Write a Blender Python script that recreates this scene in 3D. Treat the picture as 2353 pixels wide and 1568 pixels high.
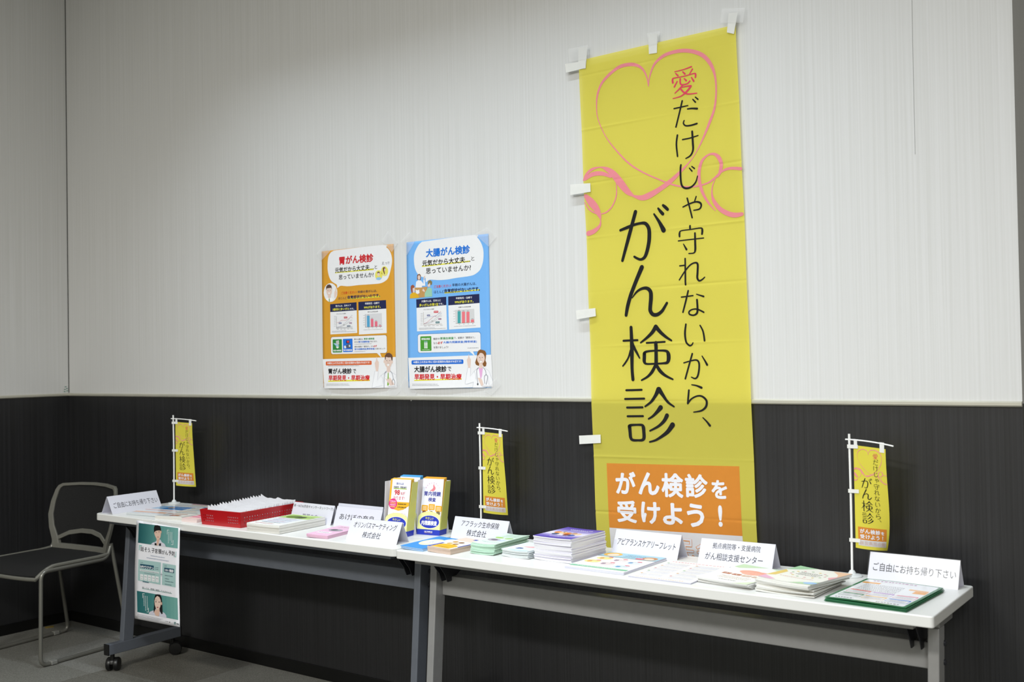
import bpy, bmesh, math, random
from mathutils import Vector, Matrix
from mathutils.geometry import tessellate_polygon

random.seed(7)
sc = bpy.context.scene
COL = sc.collection
for o in list(bpy.data.objects):
    bpy.data.objects.remove(o)

# ------------------------------------------------------------------ camera
W, H, F = 2353.0, 1568.0, 2429.48
YAW, PITCH, ROLL = 0.6303, 0.0177, -0.0171
C = Vector((5.3625, -3.2388, 1.3770))
FW = Vector((-math.sin(YAW) * math.cos(PITCH), math.cos(YAW) * math.cos(PITCH), math.sin(PITCH)))
_rt = Vector((math.cos(YAW), math.sin(YAW), 0))
_up = _rt.cross(FW)
RT = math.cos(ROLL) * _rt + math.sin(ROLL) * _up
UP = -math.sin(ROLL) * _rt + math.cos(ROLL) * _up
cam = bpy.data.cameras.new('camera')
cam.sensor_width = 36.0
cam.lens = F * 36.0 / W
cam.clip_start = 0.05
cam.dof.use_dof = True
cam.dof.focus_distance = 3.75
cam.dof.aperture_fstop = 4.5
camo = bpy.data.objects.new('camera', cam)
COL.objects.link(camo)
camo.matrix_world = Matrix(((RT.x, UP.x, -FW.x, C.x), (RT.y, UP.y, -FW.y, C.y), (RT.z, UP.z, -FW.z, C.z), (0, 0, 0, 1)))
sc.camera = camo

# ------------------------------------------------------------------ world, lights, exposure
ZC = 3.60                      # ceiling height
w = bpy.data.worlds.new('world')
sc.world = w
w.use_nodes = True
w.node_tree.nodes['Background'].inputs[0].default_value = (0.9, 0.95, 1.0, 1)
w.node_tree.nodes['Background'].inputs[1].default_value = 0.02


def area(name, loc, sx, sy, power, col, spread=180.0, tilt=0.0):
    l = bpy.data.lights.new(name, 'AREA')
    l.shape = 'RECTANGLE'
    l.size, l.size_y = sx, sy
    l.energy = power
    l.color = col
    l.spread = math.radians(spread)
    o = bpy.data.objects.new(name, l)
    o.location = loc
    o.rotation_euler = (tilt, 0, 0)
    COL.objects.link(o)
    return o


# the louvred ceiling line that grazes this wall, and the ceiling panels out in the room
area('ceiling_line_light', (2.85, -0.80, ZC - 0.02), 2.9, 0.06, 23.0, (0.82, 0.92, 1.0), 88.0)
area('ceiling_panel_light', (4.3, -2.6, ZC - 0.02), 1.2, 0.6, 48.0, (0.84, 0.92, 1.0), 150.0)
area('ceiling_panel_light', (6.6, -4.6, ZC - 0.02), 1.2, 0.6, 180.0, (0.98, 0.98, 0.97), 180.0)
area('ceiling_panel_light', (3.0, -4.8, ZC - 0.02), 1.2, 0.6, 215.0, (1.0, 0.98, 0.92), 180.0)
sc.view_settings.view_transform = 'Standard'
sc.view_settings.look = 'None'
sc.view_settings.exposure = 0.0
sc.view_settings.gamma = 1.0
sc.view_settings.use_curve_mapping = False


# ------------------------------------------------------------------ pixel -> place (photo frame 2353 x 1568)
def ray(x, y):
    return FW + RT * ((x - W / 2) / F) + UP * ((H / 2 - y) / F)


def on(x, y, axis, val):
    d = ray(x, y)
    return C + d * ((val - C[axis]) / d[axis])


def crop(x0, y0, s):
    return lambda x, y: (x0 + x / s, y0 + y / s)


TH = 0.72                      # table top height


def tabp(p, z=TH):
    return on(p[0], p[1], 2, z)


# ------------------------------------------------------------------ materials
def lin(h):
    h = h.lstrip('#')
    r = []
    for i in (0, 2, 4):
        c = int(h[i:i + 2], 16) / 255.0
        r.append(c / 12.92 if c <= 0.04045 else ((c + 0.055) / 1.055) ** 2.4)
    return (r[0], r[1], r[2], 1)


_M = {}


def nd(nt, t, **kw):
    n = nt.nodes.new(t)
    for k, v in kw.items():
        if k in n.inputs:
            n.inputs[k].default_value = v
        else:
            setattr(n, k, v)
    return n


def mat(name, col, rough=0.5, spec=0.5, metal=0.0, var=0.06, nscale=(40, 40, 40), bump=0.0, transl=0.0, clear=0.0, coat=0.0, dark=None):
    """principled surface whose colour is varied by a procedural noise; optional translucency / clearness"""
    if name in _M:
        return _M[name]
    m = bpy.data.materials.new(name)
    m.use_nodes = True
    nt = m.node_tree
    b = nt.nodes['Principled BSDF']
    c = lin(col)
    b.inputs['Roughness'].default_value = rough
    b.inputs['Specular IOR Level'].default_value = spec
    b.inputs['Metallic'].default_value = metal
    b.inputs['Coat Weight'].default_value = coat
    b.inputs['Coat Roughness'].default_value = 0.12
    tc = nd(nt, 'ShaderNodeTexCoord')
    mp = nd(nt, 'ShaderNodeMapping')
    mp.inputs['Scale'].default_value = nscale
    nt.links.new(tc.outputs['Object'], mp.inputs['Vector'])
    no = nd(nt, 'ShaderNodeTexNoise', Scale=1.0, Detail=5.0, Roughness=0.6)
    nt.links.new(mp.outputs['Vector'], no.inputs['Vector'])
    mr = nd(nt, 'ShaderNodeMapRange')
    mr.inputs['From Min'].default_value = 0.3
    mr.inputs['From Max'].default_value = 0.7
    nt.links.new(no.outputs['Fac'], mr.inputs['Value'])
    mx = nd(nt, 'ShaderNodeMix', data_type='RGBA')
    d = lin(dark) if dark else tuple(x * (1 - 2 * var) for x in c[:3]) + (1,)
    mx.inputs['A'].default_value = d
    mx.inputs['B'].default_value = c
    for s in mx.inputs:
        if s.type == 'RGBA' and s.name == 'A':
            s.default_value = d
        if s.type == 'RGBA' and s.name == 'B':
            s.default_value = c
    nt.links.new(mr.outputs['Result'], mx.inputs['Factor'])
    out = [s for s in mx.outputs if s.type == 'RGBA'][0]
    nt.links.new(out, b.inputs['Base Color'])
    if bump:
        bp = nd(nt, 'ShaderNodeBump', Strength=1.0, Distance=bump)
        nt.links.new(no.outputs['Fac'], bp.inputs['Height'])
        nt.links.new(bp.outputs['Normal'], b.inputs['Normal'])
    last = b.outputs['BSDF']
    if transl:
        tr = nd(nt, 'ShaderNodeBsdfTranslucent')
        nt.links.new(out, tr.inputs['Color'])
        ms = nd(nt, 'ShaderNodeMixShader', Fac=transl)
        nt.links.new(last, ms.inputs[1])
        nt.links.new(tr.outputs['BSDF'], ms.inputs[2])
        last = ms.outputs[0]
    if clear:
        tp = nd(nt, 'ShaderNodeBsdfTransparent')
        ms = nd(nt, 'ShaderNodeMixShader', Fac=clear)
        nt.links.new(last, ms.inputs[1])
        nt.links.new(tp.outputs['BSDF'], ms.inputs[2])
        last = ms.outputs[0]
    nt.links.new(last, nt.nodes['Material Output'].inputs['Surface'])
    _M[name] = m
    return m


def ink(h, sheet='paper'):
    """flat printing ink; on the cloth banners it is as translucent as the cloth"""
    if sheet == 'cloth':
        if h not in ('e2933c', 'e4e4ea'):
            return mat('opaque cloth ink ' + h, h, 0.85, 0.2, var=0.02)
        return mat('cloth ink ' + h, h, 0.85, 0.2, var=0.02, transl=0.25)
    # printed stock reflects about nine tenths of what an ideal white would
    g = '%02x%02x%02x' % tuple(int(int(h[i:i + 2], 16) * 0.955) for i in (0, 2, 4))
    if sheet == 'gloss':
        return mat('gloss ink ' + h, g, 0.22, 0.5, var=0.01)
    return mat('ink ' + h, g, 0.55, 0.3, var=0.01)


M_WALLPAPER = mat('striped wallpaper', 'dadada', 0.75, 0.2, dark='cfcfcd', nscale=(150, 150, 0.8), bump=0.0006)
M_WAINSCOT = mat('dark wood grain panel', '2a2a2c', 0.38, 0.5, dark='19191a', nscale=(150, 150, 0.5), bump=0.0004)
M_RAIL = mat('satin beige rail', 'cfccbe', 0.28, 0.6, metal=0.35, var=0.08, nscale=(6, 6, 30))
M_BASE = mat('black vinyl baseboard', '0d0d0d', 0.4, 0.4, var=0.1)
M_CEIL = mat('white ceiling board', 'dcdcd8', 0.9, 0.1, var=0.03)
M_ROOMWALL = mat('pale plaster', 'b8b6b0', 0.9, 0.1, var=0.03)
M_WHITE = mat('white laminate', 'dfdfdc', 0.32, 0.45, var=0.01, nscale=(8, 8, 8))
M_STEEL = mat('silver grey painted steel', '9a9a9a', 0.42, 0.5, metal=0.25, var=0.03)
M_STEELD = mat('slate grey painted steel', '6a6f78', 0.42, 0.5, metal=0.25, var=0.03)
M_DARKM = mat('dark steel', '33343a', 0.4, 0.5, metal=0.4, var=0.05)
M_BLACKP = mat('black plastic', '101010', 0.38, 0.5, var=0.05)
M_CHAIRF = mat('taupe chair plastic', '6f6e66', 0.45, 0.4, var=0.04)
M_CHAIRM = mat('charcoal mesh fabric', '262626', 0.8, 0.2, var=0.12, nscale=(300, 300, 300), bump=0.001)
M_TUBE = mat('grey chair tube', '77766f', 0.3, 0.6, metal=0.4, var=0.03)
M_PAPER = mat('white paper', 'e8e8ee', 0.6, 0.3, var=0.01)
M_PAPERT = mat('thin white paper', 'eaeaee', 0.6, 0.3, var=0.01, transl=0.2)
M_RED = mat('red basket plastic', 'b3121a', 0.3, 0.5, var=0.04)
M_YCLOTH = mat('yellow banner cloth', 'f5ea66', 0.85, 0.15, var=0.015, nscale=(900, 900, 900), transl=0.40, clear=0.12)
M_FCLOTH = mat('yellow flag cloth', 'f2e556', 0.85, 0.15, var=0.015, nscale=(900, 900, 900), transl=0.30)
M_TAB = mat('white cloth tab', 'f2f2ee', 0.7, 0.2, var=0.02, transl=0.2)
M_TAPE = mat('clear tape', 'f4f4f4', 0.2, 0.5, var=0.02, clear=0.85)
M_SLEEVE = mat('clear acrylic sleeve', 'ffffff', 0.08, 0.6, var=0.0, clear=0.975)
M_POLE = mat('white plastic rod', 'f2f2f0', 0.3, 0.5, var=0.01)
M_BASEP = mat('milky plastic foot', 'eef2f2', 0.25, 0.5, var=0.01, clear=0.25)


# ------------------------------------------------------------------ mesh helpers
class MB:
    def __init__(s):
        s.v, s.f, s.m = [], [], []

    def add(s, vs, fs, mi=0):
        n = len(s.v)
        s.v += [tuple(v) for v in vs]
        for f in fs:
            s.f.append([i + n for i in f])
            s.m.append(mi)
        return s

    def box(s, x0, y0, z0, x1, y1, z1, mi=0):
        p = [(x, y, z) for z in (z0, z1) for y in (y0, y1) for x in (x0, x1)]
        return s.add(p, [(0, 2, 3, 1), (4, 5, 7, 6), (0, 1, 5, 4), (2, 6, 7, 3), (0, 4, 6, 2), (1, 3, 7, 5)], mi)

    def hexa(s, p, mi=0):
        """8 points: bottom loop of 4, top loop of 4"""
        return s.add(p, [(3, 2, 1, 0), (4, 5, 6, 7), (0, 1, 5, 4), (1, 2, 6, 5), (2, 3, 7, 6), (3, 0, 4, 7)], mi)

    def prism(s, poly, z0, z1, fn=None, mi=0):
        fn = fn or (lambda a, b, c: (a, b, c))
        n = len(poly)
        vs = [fn(a, b, z0) for a, b in poly] + [fn(a, b, z1) for a, b in poly]
        fs = [list(range(n))[::-1], list(range(n, 2 * n))] + [(i, (i + 1) % n, n + (i + 1) % n, n + i) for i in range(n)]
        return s.add(vs, fs, mi)

    def tube(s, path, r, seg=10, mi=0, caps=True):
        P = [Vector(p) for p in path]
        n = len(P)
        vs, fs = [], []
        ref = None
        for i in range(n):
            t = (P[min(i + 1, n - 1)] - P[max(i - 1, 0)]).normalized()
            if ref is None:
                a = Vector((0, 0, 1)) if abs(t.z) < 0.9 else Vector((1, 0, 0))
                ref = t.cross(a).normalized()
            else:
                ref = (ref - t * ref.dot(t)).normalized()
            b = t.cross(ref)
            rr = r[i] if isinstance(r, (list, tuple)) else r
            for k in range(seg):
                a = 2 * math.pi * k / seg
                vs.append(P[i] + ref * (rr * math.cos(a)) + b * (rr * math.sin(a)))
        for i in range(n - 1):
            for k in range(seg):
                fs.append((i * seg + k, i * seg + (k + 1) % seg, (i + 1) * seg + (k + 1) % seg, (i + 1) * seg + k))
        if caps:
            fs.append(list(range(seg))[::-1])
            fs.append(list(range((n - 1) * seg, n * seg)))
        return s.add(vs, fs, mi)

    def lathe(s, prof, seg=24, c=(0, 0, 0), mi=0, axis='z'):
        vs, fs = [], []
        for r, z in prof:
            for k in range(seg):
                a = 2 * math.pi * k / seg
                p = (r * math.cos(a), r * math.sin(a), z)
                if axis == 'x':
                    p = (p[2], p[0], p[1])
                vs.append((c[0] + p[0], c[1] + p[1], c[2] + p[2]))
        n = len(prof)
        for i in range(n - 1):
            for k in range(seg):
                fs.append((i * seg + k, i * seg + (k + 1) % seg, (i + 1) * seg + (k + 1) % seg, (i + 1) * seg + k))
        fs.append(list(range(seg))[::-1])
        fs.append(list(range((n - 1) * seg, n * seg)))
        return s.add(vs, fs, mi)

    def grid(s, fn, nu, nv, mi=0):
        vs = [fn(i / nu, j / nv) for j in range(nv + 1) for i in range(nu + 1)]
        fs = [(j * (nu + 1) + i, j * (nu + 1) + i + 1, (j + 1) * (nu + 1) + i + 1, (j + 1) * (nu + 1) + i) for j in range(nv) for i in range(nu)]
        return s.add(vs, fs, mi)

    def mesh(s, name, mats, smooth=False):
        me = bpy.data.meshes.new(name)
        me.from_pydata(s.v, [], s.f)
        for m in (mats if isinstance(mats, (list, tuple)) else [mats]):
            me.materials.append(m)
        me.polygons.foreach_set('material_index', s.m)
        if smooth:
            me.polygons.foreach_set('use_smooth', [True] * len(s.f))
        me.update()
        return me

    def build(s, name, mats, parent=None, smooth=False, bevel=0.0, loc=None, fix=True, solid=0.0):
        me = s.mesh(name, mats, smooth)
        if fix:
            bm = bmesh.new()
            bm.from_mesh(me)
            bmesh.ops.recalc_face_normals(bm, faces=bm.faces)
            bm.to_mesh(me)
            bm.free()
        o = bpy.data.objects.new(name, me)
        COL.objects.link(o)
        if parent is not None:
            o.parent = parent
        if loc is not None:
            o.location = loc
        if solid:
            md = o.modifiers.new('thickness', 'SOLIDIFY')
            md.thickness = solid
            md.offset = -1
        if bevel:
            md = o.modifiers.new('bevel', 'BEVEL')
            md.width = bevel
            md.segments = 2
            md.limit_method = 'ANGLE'
        if smooth:
            try:
                me.set_sharp_from_angle(angle=math.radians(40))
            except Exception:
                pass
        return o


def tag(o, label=None, cat=None, group=None, kind=None):
    if label:
        o['label'] = label
    if cat:
        o['category'] = cat
    if group:
        o['group'] = group
    if kind:
        o['kind'] = kind
    return o


def thing(name, label, cat, loc=(0, 0, 0), rz=0.0, group=None):
    o = bpy.data.objects.new(name, None)
    o.empty_display_size = 0.05
    COL.objects.link(o)
    o.location = loc
    o.rotation_euler = (0, 0, rz)
    return tag(o, label, cat, group)


def rrect(x0, y0, x1, y1, r, n=5):
    pts = []
    for cx, cy, a0 in ((x1 - r, y1 - r, 0), (x0 + r, y1 - r, 90), (x0 + r, y0 + r, 180), (x1 - r, y0 + r, 270)):
        for k in range(n + 1):
            a = math.radians(a0 + 90 * k / n)
            pts.append((cx + r * math.cos(a), cy + r * math.sin(a)))
    return pts


def catmull(pts, k=5):
    out = []
    n = len(pts)
    if n < 3:
        k = max(2, k)
    for i in range(n - 1):
        p0, p1, p2, p3 = pts[max(i - 1, 0)], pts[i], pts[i + 1], pts[min(i + 2, n - 1)]
        for j in range(k):
            t = j / k
            out.append(tuple(0.5 * (2 * b + (c - a) * t + (2 * a - 5 * b + 4 * c - d) * t * t + (3 * b - a - 3 * c + d) * t ** 3)
                             for a, b, c, d in zip(p0, p1, p2, p3)))
    out.append(tuple(pts[-1]))
    return out


# ------------------------------------------------------------------ printing: flat artwork laid on a sheet
_T = {}


def glyphs(s, bold=0.0, shear=0.0):
    k = (s, bold, shear)
    if k not in _T:
        c = bpy.data.curves.new('lettering', 'FONT')
        c.body = s
        c.offset = bold
        c.shear = shear
        c.resolution_u = 3
        o = bpy.data.objects.new('lettering', c)
        COL.objects.link(o)
        bpy.context.view_layer.update()
        me = bpy.data.meshes.new_from_object(o)
        vs = [(v.co.x, v.co.y) for v in me.vertices]
        fs = [tuple(p.vertices) for p in me.polygons]
        bpy.data.objects.remove(o)
        bpy.data.curves.remove(c)
        bpy.data.meshes.remove(me)
        xs = [v[0] for v in vs]
        ys = [v[1] for v in vs]
        _T[k] = (vs, fs, min(xs), max(xs), min(ys), max(ys))
    return _T[k]


class Print:
    """artwork in sheet coordinates (u right, v down, in metres); fn(u, v, lift) gives the place in the parent's space"""

    def __init__(s, parent, fn, sheet='paper', base=0.0004, step=0.00018, refine=0.0):
        s.parent, s.fn, s.sheet, s.base, s.step, s.ref = parent, fn, sheet, base, step, refine
        s.clear()

    def clear(s):
        s.v, s.f, s.m, s.cols = [], [], [], []

    def _c(s, col):
        if col not in s.cols:
            s.cols.append(col)
        return s.cols.index(col)

    def _add(s, pts, faces, col, l):
        n = len(s.v)
        mi = s._c(col)
        s.v += [(p[0], p[1], l) for p in pts]
        for f in faces:
            s.f.append([i + n for i in f])
            s.m.append(mi)

    def poly(s, pts, col, l=0):
        tri = tessellate_polygon([[Vector((p[0], p[1], 0)) for p in pts]])
        s._add(pts, [tuple(t) for t in tri], col, l)

    def rect(s, u0, v0, u1, v1, col, l=0):
        s._add([(u0, v0), (u1, v0), (u1, v1), (u0, v1)], [(0, 1, 2, 3)], col, l)

    def rr(s, u0, v0, u1, v1, r, col, l=0):
        s.poly(rrect(u0, v0, u1, v1, r), col, l)

    def ell(s, u, v, ru, rv, col, l=0, n=20):
        s._add([(u + ru * math.cos(2 * math.pi * k / n), v + rv * math.sin(2 * math.pi * k / n)) for k in range(n)], [list(range(n))], col, l)

    def stroke(s, pts, col, l=0, k=5):
        """pts: (u, v, half width); round ends"""
        s.nst = getattr(s, 'nst', 0) + 1
        l = l + .07 * (s.nst % 12)
        P = catmull(pts, k)
        L, R = [], []
        n = len(P)
        for i in range(n):
            a, b = P[max(i - 1, 0)], P[min(i + 1, n - 1)]
            dx, dy = b[0] - a[0], b[1] - a[1]
            d = math.hypot(dx, dy) or 1e-9
            nx, ny = -dy / d, dx / d
            wd = max(P[i][2], 1e-5)
            L.append((P[i][0] + nx * wd, P[i][1] + ny * wd))
            R.append((P[i][0] - nx * wd, P[i][1] - ny * wd))
        s._add(L + R, [(i, i + 1, n + i + 1, n + i) for i in range(n - 1)], col, l)
        for c in (P[0], P[-1]):
            s.ell(c[0], c[1], c[2], c[2], col, l + .035, 10)

    def line(s, pts, wd, col, l=0):
        for a, b in zip(pts[:-1], pts[1:]):
            dx, dy = b[0] - a[0], b[1] - a[1]
            d = math.hypot(dx, dy) or 1e-9
            nx, ny = -dy / d * wd / 2, dx / d * wd / 2
            s._add([(a[0] + nx, a[1] + ny), (b[0] + nx, b[1] + ny), (b[0] - nx, b[1] - ny), (a[0] - nx, a[1] - ny)], [(0, 1, 2, 3)], col, l)

    def text(s, t, u, v, wd, ht, col, bold=0.0, shear=0.0, l=0):
        """fit the lettering's box into [u, u+wd] x [v, v+ht]"""
        vs, fs, x0, x1, y0, y1 = glyphs(t, 0.0, shear)
        x0, x1, y0, y1 = x0 - bold, x1 + bold, y0 - bold, y1 + bold
        if ht is None:
            ht = wd * (y1 - y0) / (x1 - x0)
        if wd is None:
            wd = ht * (x1 - x0) / (y1 - y0)
        sh = [(0, 0)]
        if bold > 0:          # a heavier face: the outline swept round a small circle
            n = 6 if bold < .02 else 8
            sh = [(bold * math.cos(2 * math.pi * k / n), bold * math.sin(2 * math.pi * k / n)) for k in range(n)]
        for q, (dx, dy) in enumerate(sh):
            s._add([(u + (x + dx - x0) / (x1 - x0) * wd, v + (y1 - y - dy) / (y1 - y0) * ht) for x, y in vs], fs, col, l + q * .12)

    def dashes(s, u0, v, u1, ht, col, l=0, seed=1):
        """a row of tiny marks for print too fine to read"""
        r = random.Random(seed)
        u = u0
        while u < u1:
            wd = ht * r.uniform(0.5, 1.0)
            s.rect(u, v + ht * r.uniform(0, 0.2), min(u + wd, u1), v + ht * r.uniform(0.75, 1.0), col, l)
            u += wd + ht * r.uniform(0.25, 0.5)

    def build(s, name, label=None):
        bm = bmesh.new()
        vs = [bm.verts.new(p) for p in s.v]
        for f, mi in zip(s.f, s.m):
            try:
                fc = bm.faces.new([vs[i] for i in f])
                fc.material_index = mi
            except ValueError:
                pass
        if s.ref:
            bmesh.ops.triangulate(bm, faces=bm.faces)
            for _ in range(6):
                es = [e for e in bm.edges if (e.verts[0].co.xy - e.verts[1].co.xy).length > s.ref]
                if not es:
                    break
                bmesh.ops.subdivide_edges(bm, edges=es, cuts=1)
                bmesh.ops.triangulate(bm, faces=[f for f in bm.faces if len(f.verts) > 3])
        for vv in bm.verts:
            vv.co = Vector(s.fn(vv.co.x, vv.co.y, s.base + s.step * vv.co.z))
        me = bpy.data.meshes.new(name)
        bm.to_mesh(me)
        bm.free()
        for c in s.cols:
            me.materials.append(ink(c, s.sheet))
        o = bpy.data.objects.new(name, me)
        COL.objects.link(o)
        o.parent = s.parent
        if label:
            o['label'] = label
        s.clear()
        return o


class PxPrint(Print):
    """artwork whose points are read off a crop of the photograph and lie on a known plane"""

    def __init__(s, parent, uv, fn, **kw):
        s.uv = uv
        s.cr = None
        Print.__init__(s, parent, fn, **kw)

    def q(s, x, y):
        return s.uv(*s.cr(x, y))

    def P(s, pts, col, l=0):
        s.poly([s.q(*p) for p in pts], col, l)

    def PS(s, pts, col, l=0):
        s.poly([s.q(*p) for p in catmull(pts, 4)], col, l)

    def G(s, a, b, c, d, c0, c1, n, l=0):
        """quad a b c d (clockwise from top left) whose printed colour runs from c0 to c1"""
        mixp = lambda p, q_, t: (p[0] + (q_[0] - p[0]) * t, p[1] + (q_[1] - p[1]) * t)
        r0, r1 = [int(c0[i:i + 2], 16) for i in (0, 2, 4)], [int(c1[i:i + 2], 16) for i in (0, 2, 4)]
        for k in range(n):
            t0, t1 = k / n, (k + 1) / n
            col = '%02x%02x%02x' % tuple(int(round(x + (y - x) * (k + .5) / n)) for x, y in zip(r0, r1))
            s.P([mixp(a, b, t0), mixp(a, b, t1), mixp(d, c, t1), mixp(d, c, t0)], col, l)

    def E(s, x, y, rx, ry, col, l=0):
        s.poly([s.q(x + rx * math.cos(k * math.pi / 10), y + ry * math.sin(k * math.pi / 10)) for k in range(20)], col, l)

    def S(s, pts, col, l=0, k=5):
        out = []
        for x, y, wd in pts:
            a, b = s.q(x, y), s.q(x, y + wd)
            out.append((a[0], a[1], abs(b[1] - a[1])))
        s.stroke(out, col, l, k)

    def T(s, t, x, yt, yb, xr, yr, col, bold=0.0, l=2, shear=0.0):
        a, b, c = s.q(x, yt), s.q(x, yb), s.q(xr, yr)
        s.text(t, a[0], a[1], c[0] - a[0], b[1] - a[1], col, bold, shear, l)

    def RR(s, xa, ya, xb, yb, r, col, l=0):
        a, b = s.q(xa, ya), s.q(xb, yb)
        s.rr(a[0], a[1], b[0], b[1], r, col, l)

    def D(s, x, y, xr, yr, ht, col, l=1, seed=1):
        a, b, c = s.q(x, y), s.q(xr, yr), s.q(x, y + ht)
        s.dashes(a[0], (a[1] + b[1]) / 2, b[0], c[1] - a[1], col, l, seed)


# ================================================================== the room
ZR = 1.229
XR = 4.767
XE, YN, YS = 9.0, -7.0, 1.6


def struct(name, mb, m, parent=None, **kw):
    o = mb.build(name, m, parent, **kw)
    if parent is None:
        o['kind'] = 'structure'
    return o


wb = struct('wall_back', MB().box(-0.12, 0, ZR, XR, 0.12, ZC), M_WALLPAPER)
struct('wainscot', MB().box(-0.12, 0, 0, XR, 0.12, ZR), M_WAINSCOT, wb)
seam = MB()
path = [(2095.5, 0), (2097, 90), (2099, 180), (2101, 270), (2103, 355)]
pp = [on(x, y, 1, 0.0) for x, y in path]
for a, b in zip(pp[:-1], pp[1:]):
    seam.add([(a.x - .0008, -.0004, a.z), (a.x + .0008, -.0004, a.z), (b.x + .0008, -.0004, b.z), (b.x - .0008, -.0004, b.z)], [(0, 1, 2, 3)])
struct('wallpaper_seam', seam, mat('wallpaper joint grey', 'a8a8a6', 0.9, 0.1), wb)  # thin grey strip marking the joint between wallpaper lengths
wl = struct('wall_left', MB().box(-0.12, YN, ZR, 0, 0, ZC), M_WALLPAPER)
struct('wainscot', MB().box(-0.12, YN, 0, 0, 0, ZR), M_WAINSCOT, wl)
struct('corner_seam', MB().box(0, -0.003, ZR + .01, 0.003, 0, ZC), mat('seam dark', '4a4a48', 0.9, 0.1), wl)
wr = struct('wall_return', MB().box(XR - 0.12, 0.12, ZR, XR, YS, ZC), M_WALLPAPER)
struct('wainscot', MB().box(XR - 0.12, 0.12, 0, XR, YS, ZR), M_WAINSCOT, wr)
struct('wall_alcove', MB().box(XR - .12, YS, 0, XE, YS + 0.12, ZC), M_ROOMWALL)
struct('wall_right', MB().box(XE, YN, 0, XE + 0.12, YS + .12, ZC), M_ROOMWALL)
struct('wall_front', MB().box(-0.12, YN - 0.12, 0, XE + .12, YN, ZC), M_ROOMWALL)
struct('ceiling', MB().box(-0.12, YN - .12, ZC, XE + .12, YS + .12, ZC + 0.1), M_CEIL)


def rail(name, a, b, n):
    """moulded dado rail along a->b, standing proud along n"""
    prof = [(0, ZR - .009), (.006, ZR - .009), (.010, ZR - .005), (.010, ZR + .003), (.006, ZR + .007), (0, ZR + .007)]
    vs = [(p[0] + n[0] * d, p[1] + n[1] * d, z) for p in (a, b) for d, z in prof]
    k = len(prof)
    fs = [(i, i + 1, k + i + 1, k + i) for i in range(k - 1)] + [list(range(k)), list(range(k, 2 * k))]
    return struct(name, MB().add(vs, fs), M_RAIL)


rail('trim_1', (0, 0), (XR, 0), (0, -1))
rail('trim_2', (0, YN), (0, 0), (1, 0))
struct('baseboard_back', MB().box(0, -0.006, 0, XR, 0, 0.055), M_BASE, bevel=.002)
struct('baseboard_left', MB().box(0, YN, 0, 0.006, -0.006, 0.055), M_BASE, bevel=.002)
M_CARPET = [mat('grey carpet %d' % i, c, 0.95, 0.1, dark=d, nscale=(260, 260, 260), bump=0.003) for i, (c, d) in
            enumerate((('8a8982', '5c5b55'), ('7d7b73', '52504a'), ('93928c', '65645f')))]
fl = struct('floor', MB().box(-0.12, YN - .12, -0.10, XE + .12, YS + .12, -0.006), M_CARPET[0])
tile_me = {}
for i in range(10):
    for j in range(5):
        k = (i * 2 + j * 3 + (i * j) % 2) % 3
        if k not in tile_me:
            tile_me[k] = MB().box(0, 0, 0, .498, .498, .006).mesh('carpet_tile', M_CARPET[k])
        o = bpy.data.objects.new('carpet_tile', tile_me[k])
        COL.objects.link(o)
        o.parent = fl
        o.location = (i * .5 + .001, -(j + 1) * .5 + .001 - .012, -.006)
big = MB()
for x0, y0, x1, y1 in ((-0.1, YN, XE, -2.515), (5.0, -2.515, XE, YS), (-.1, -.012, 5.0, 0.0)):
    big.box(x0, y0, -.006, x1, y1, -.0005)
struct('carpet', big, M_CARPET[0], fl)

# small things on the wall and floor in the corner
st = thing('sticker', 'small clear sticker with green marks beside the wall corner above the rail', 'sticker', (0, 0, 0))
a, b = on(145, 886, 0, 0), on(157, 903, 0, 0)
MB().box(0.0005, a.y, b.z, 0.0008, b.y, a.z).build('film', M_TAPE, st)
sp = Print(st, lambda u, v, h: (0.0009 + h, u, -v))
for k, (yy, uu) in enumerate(((.15, .5), (.4, .75), (.5, .35), (.7, .8), (.78, .3))):
    sp.rect(a.y + (b.y - a.y) * (uu - .2), -a.z + (a.z - b.z) * yy, a.y + (b.y - a.y) * (uu + .12), -a.z + (a.z - b.z) * (yy + .09), '4f8f78')
sp.build('marks')
sc_ = MB()
c8 = crop(0, 1080, 3.2131)
pts = [tabp(c8(*p), 0.001) for p in ((330, 1160), (395, 1152), (398, 1163), (335, 1172))]
tag(sc_.prism([(p.x, p.y) for p in pts], 0.0002, 0.0016).build('paper_scrap', mat('yellowed scrap', '8d7a3e', 0.8, 0.1)),
    'small yellow paper scrap on the carpet under the chair', 'scrap')


# ================================================================== the two folding tables
def caster(parent, u, v, ang):
    MBc = MB()
    MBc.lathe([(.010, .052), (.010, .080)], 12, (u, v, 0))
    ca, sa = math.cos(ang), math.sin(ang)

    def T(x, y, z):
        return (u + ca * x - sa * y, v + sa * x + ca * y, z)
    hood = [(.026 * math.cos(math.radians(t)), .030 + .026 * math.sin(math.radians(t))) for t in range(0, 181, 20)]
    MBc.prism(hood, -.006, .006, lambda a, b, c: T(a + .012, c, b + .004))
    c_ = MBc.build('caster', M_BLACKP, parent, smooth=True)
    for sgn in (-1, 1):
        wv = MB()
        n = 20
        prof = [(.018, -.010), (.029, -.009), (.030, -.004), (.030, .006), (.027, .010), (.008, .011)]
        vs, fs = [], []
        for r, d in prof:
            for k in range(n):
                t = 2 * math.pi * k / n
                vs.append(T(.012 + r * math.cos(t), sgn * (.017 + d), .030 + r * math.sin(t)))
        for i in range(len(prof) - 1):
            for k in range(n):
                fs.append((i * n + k, i * n + (k + 1) % n, (i + 1) * n + (k + 1) % n, (i + 1) * n + k))
        fs += [list(range(n)), list(range(len(prof) * n - n, len(prof) * n))]
        wv.add(vs, fs).build('wheel', M_BLACKP, c_, smooth=True)


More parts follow.
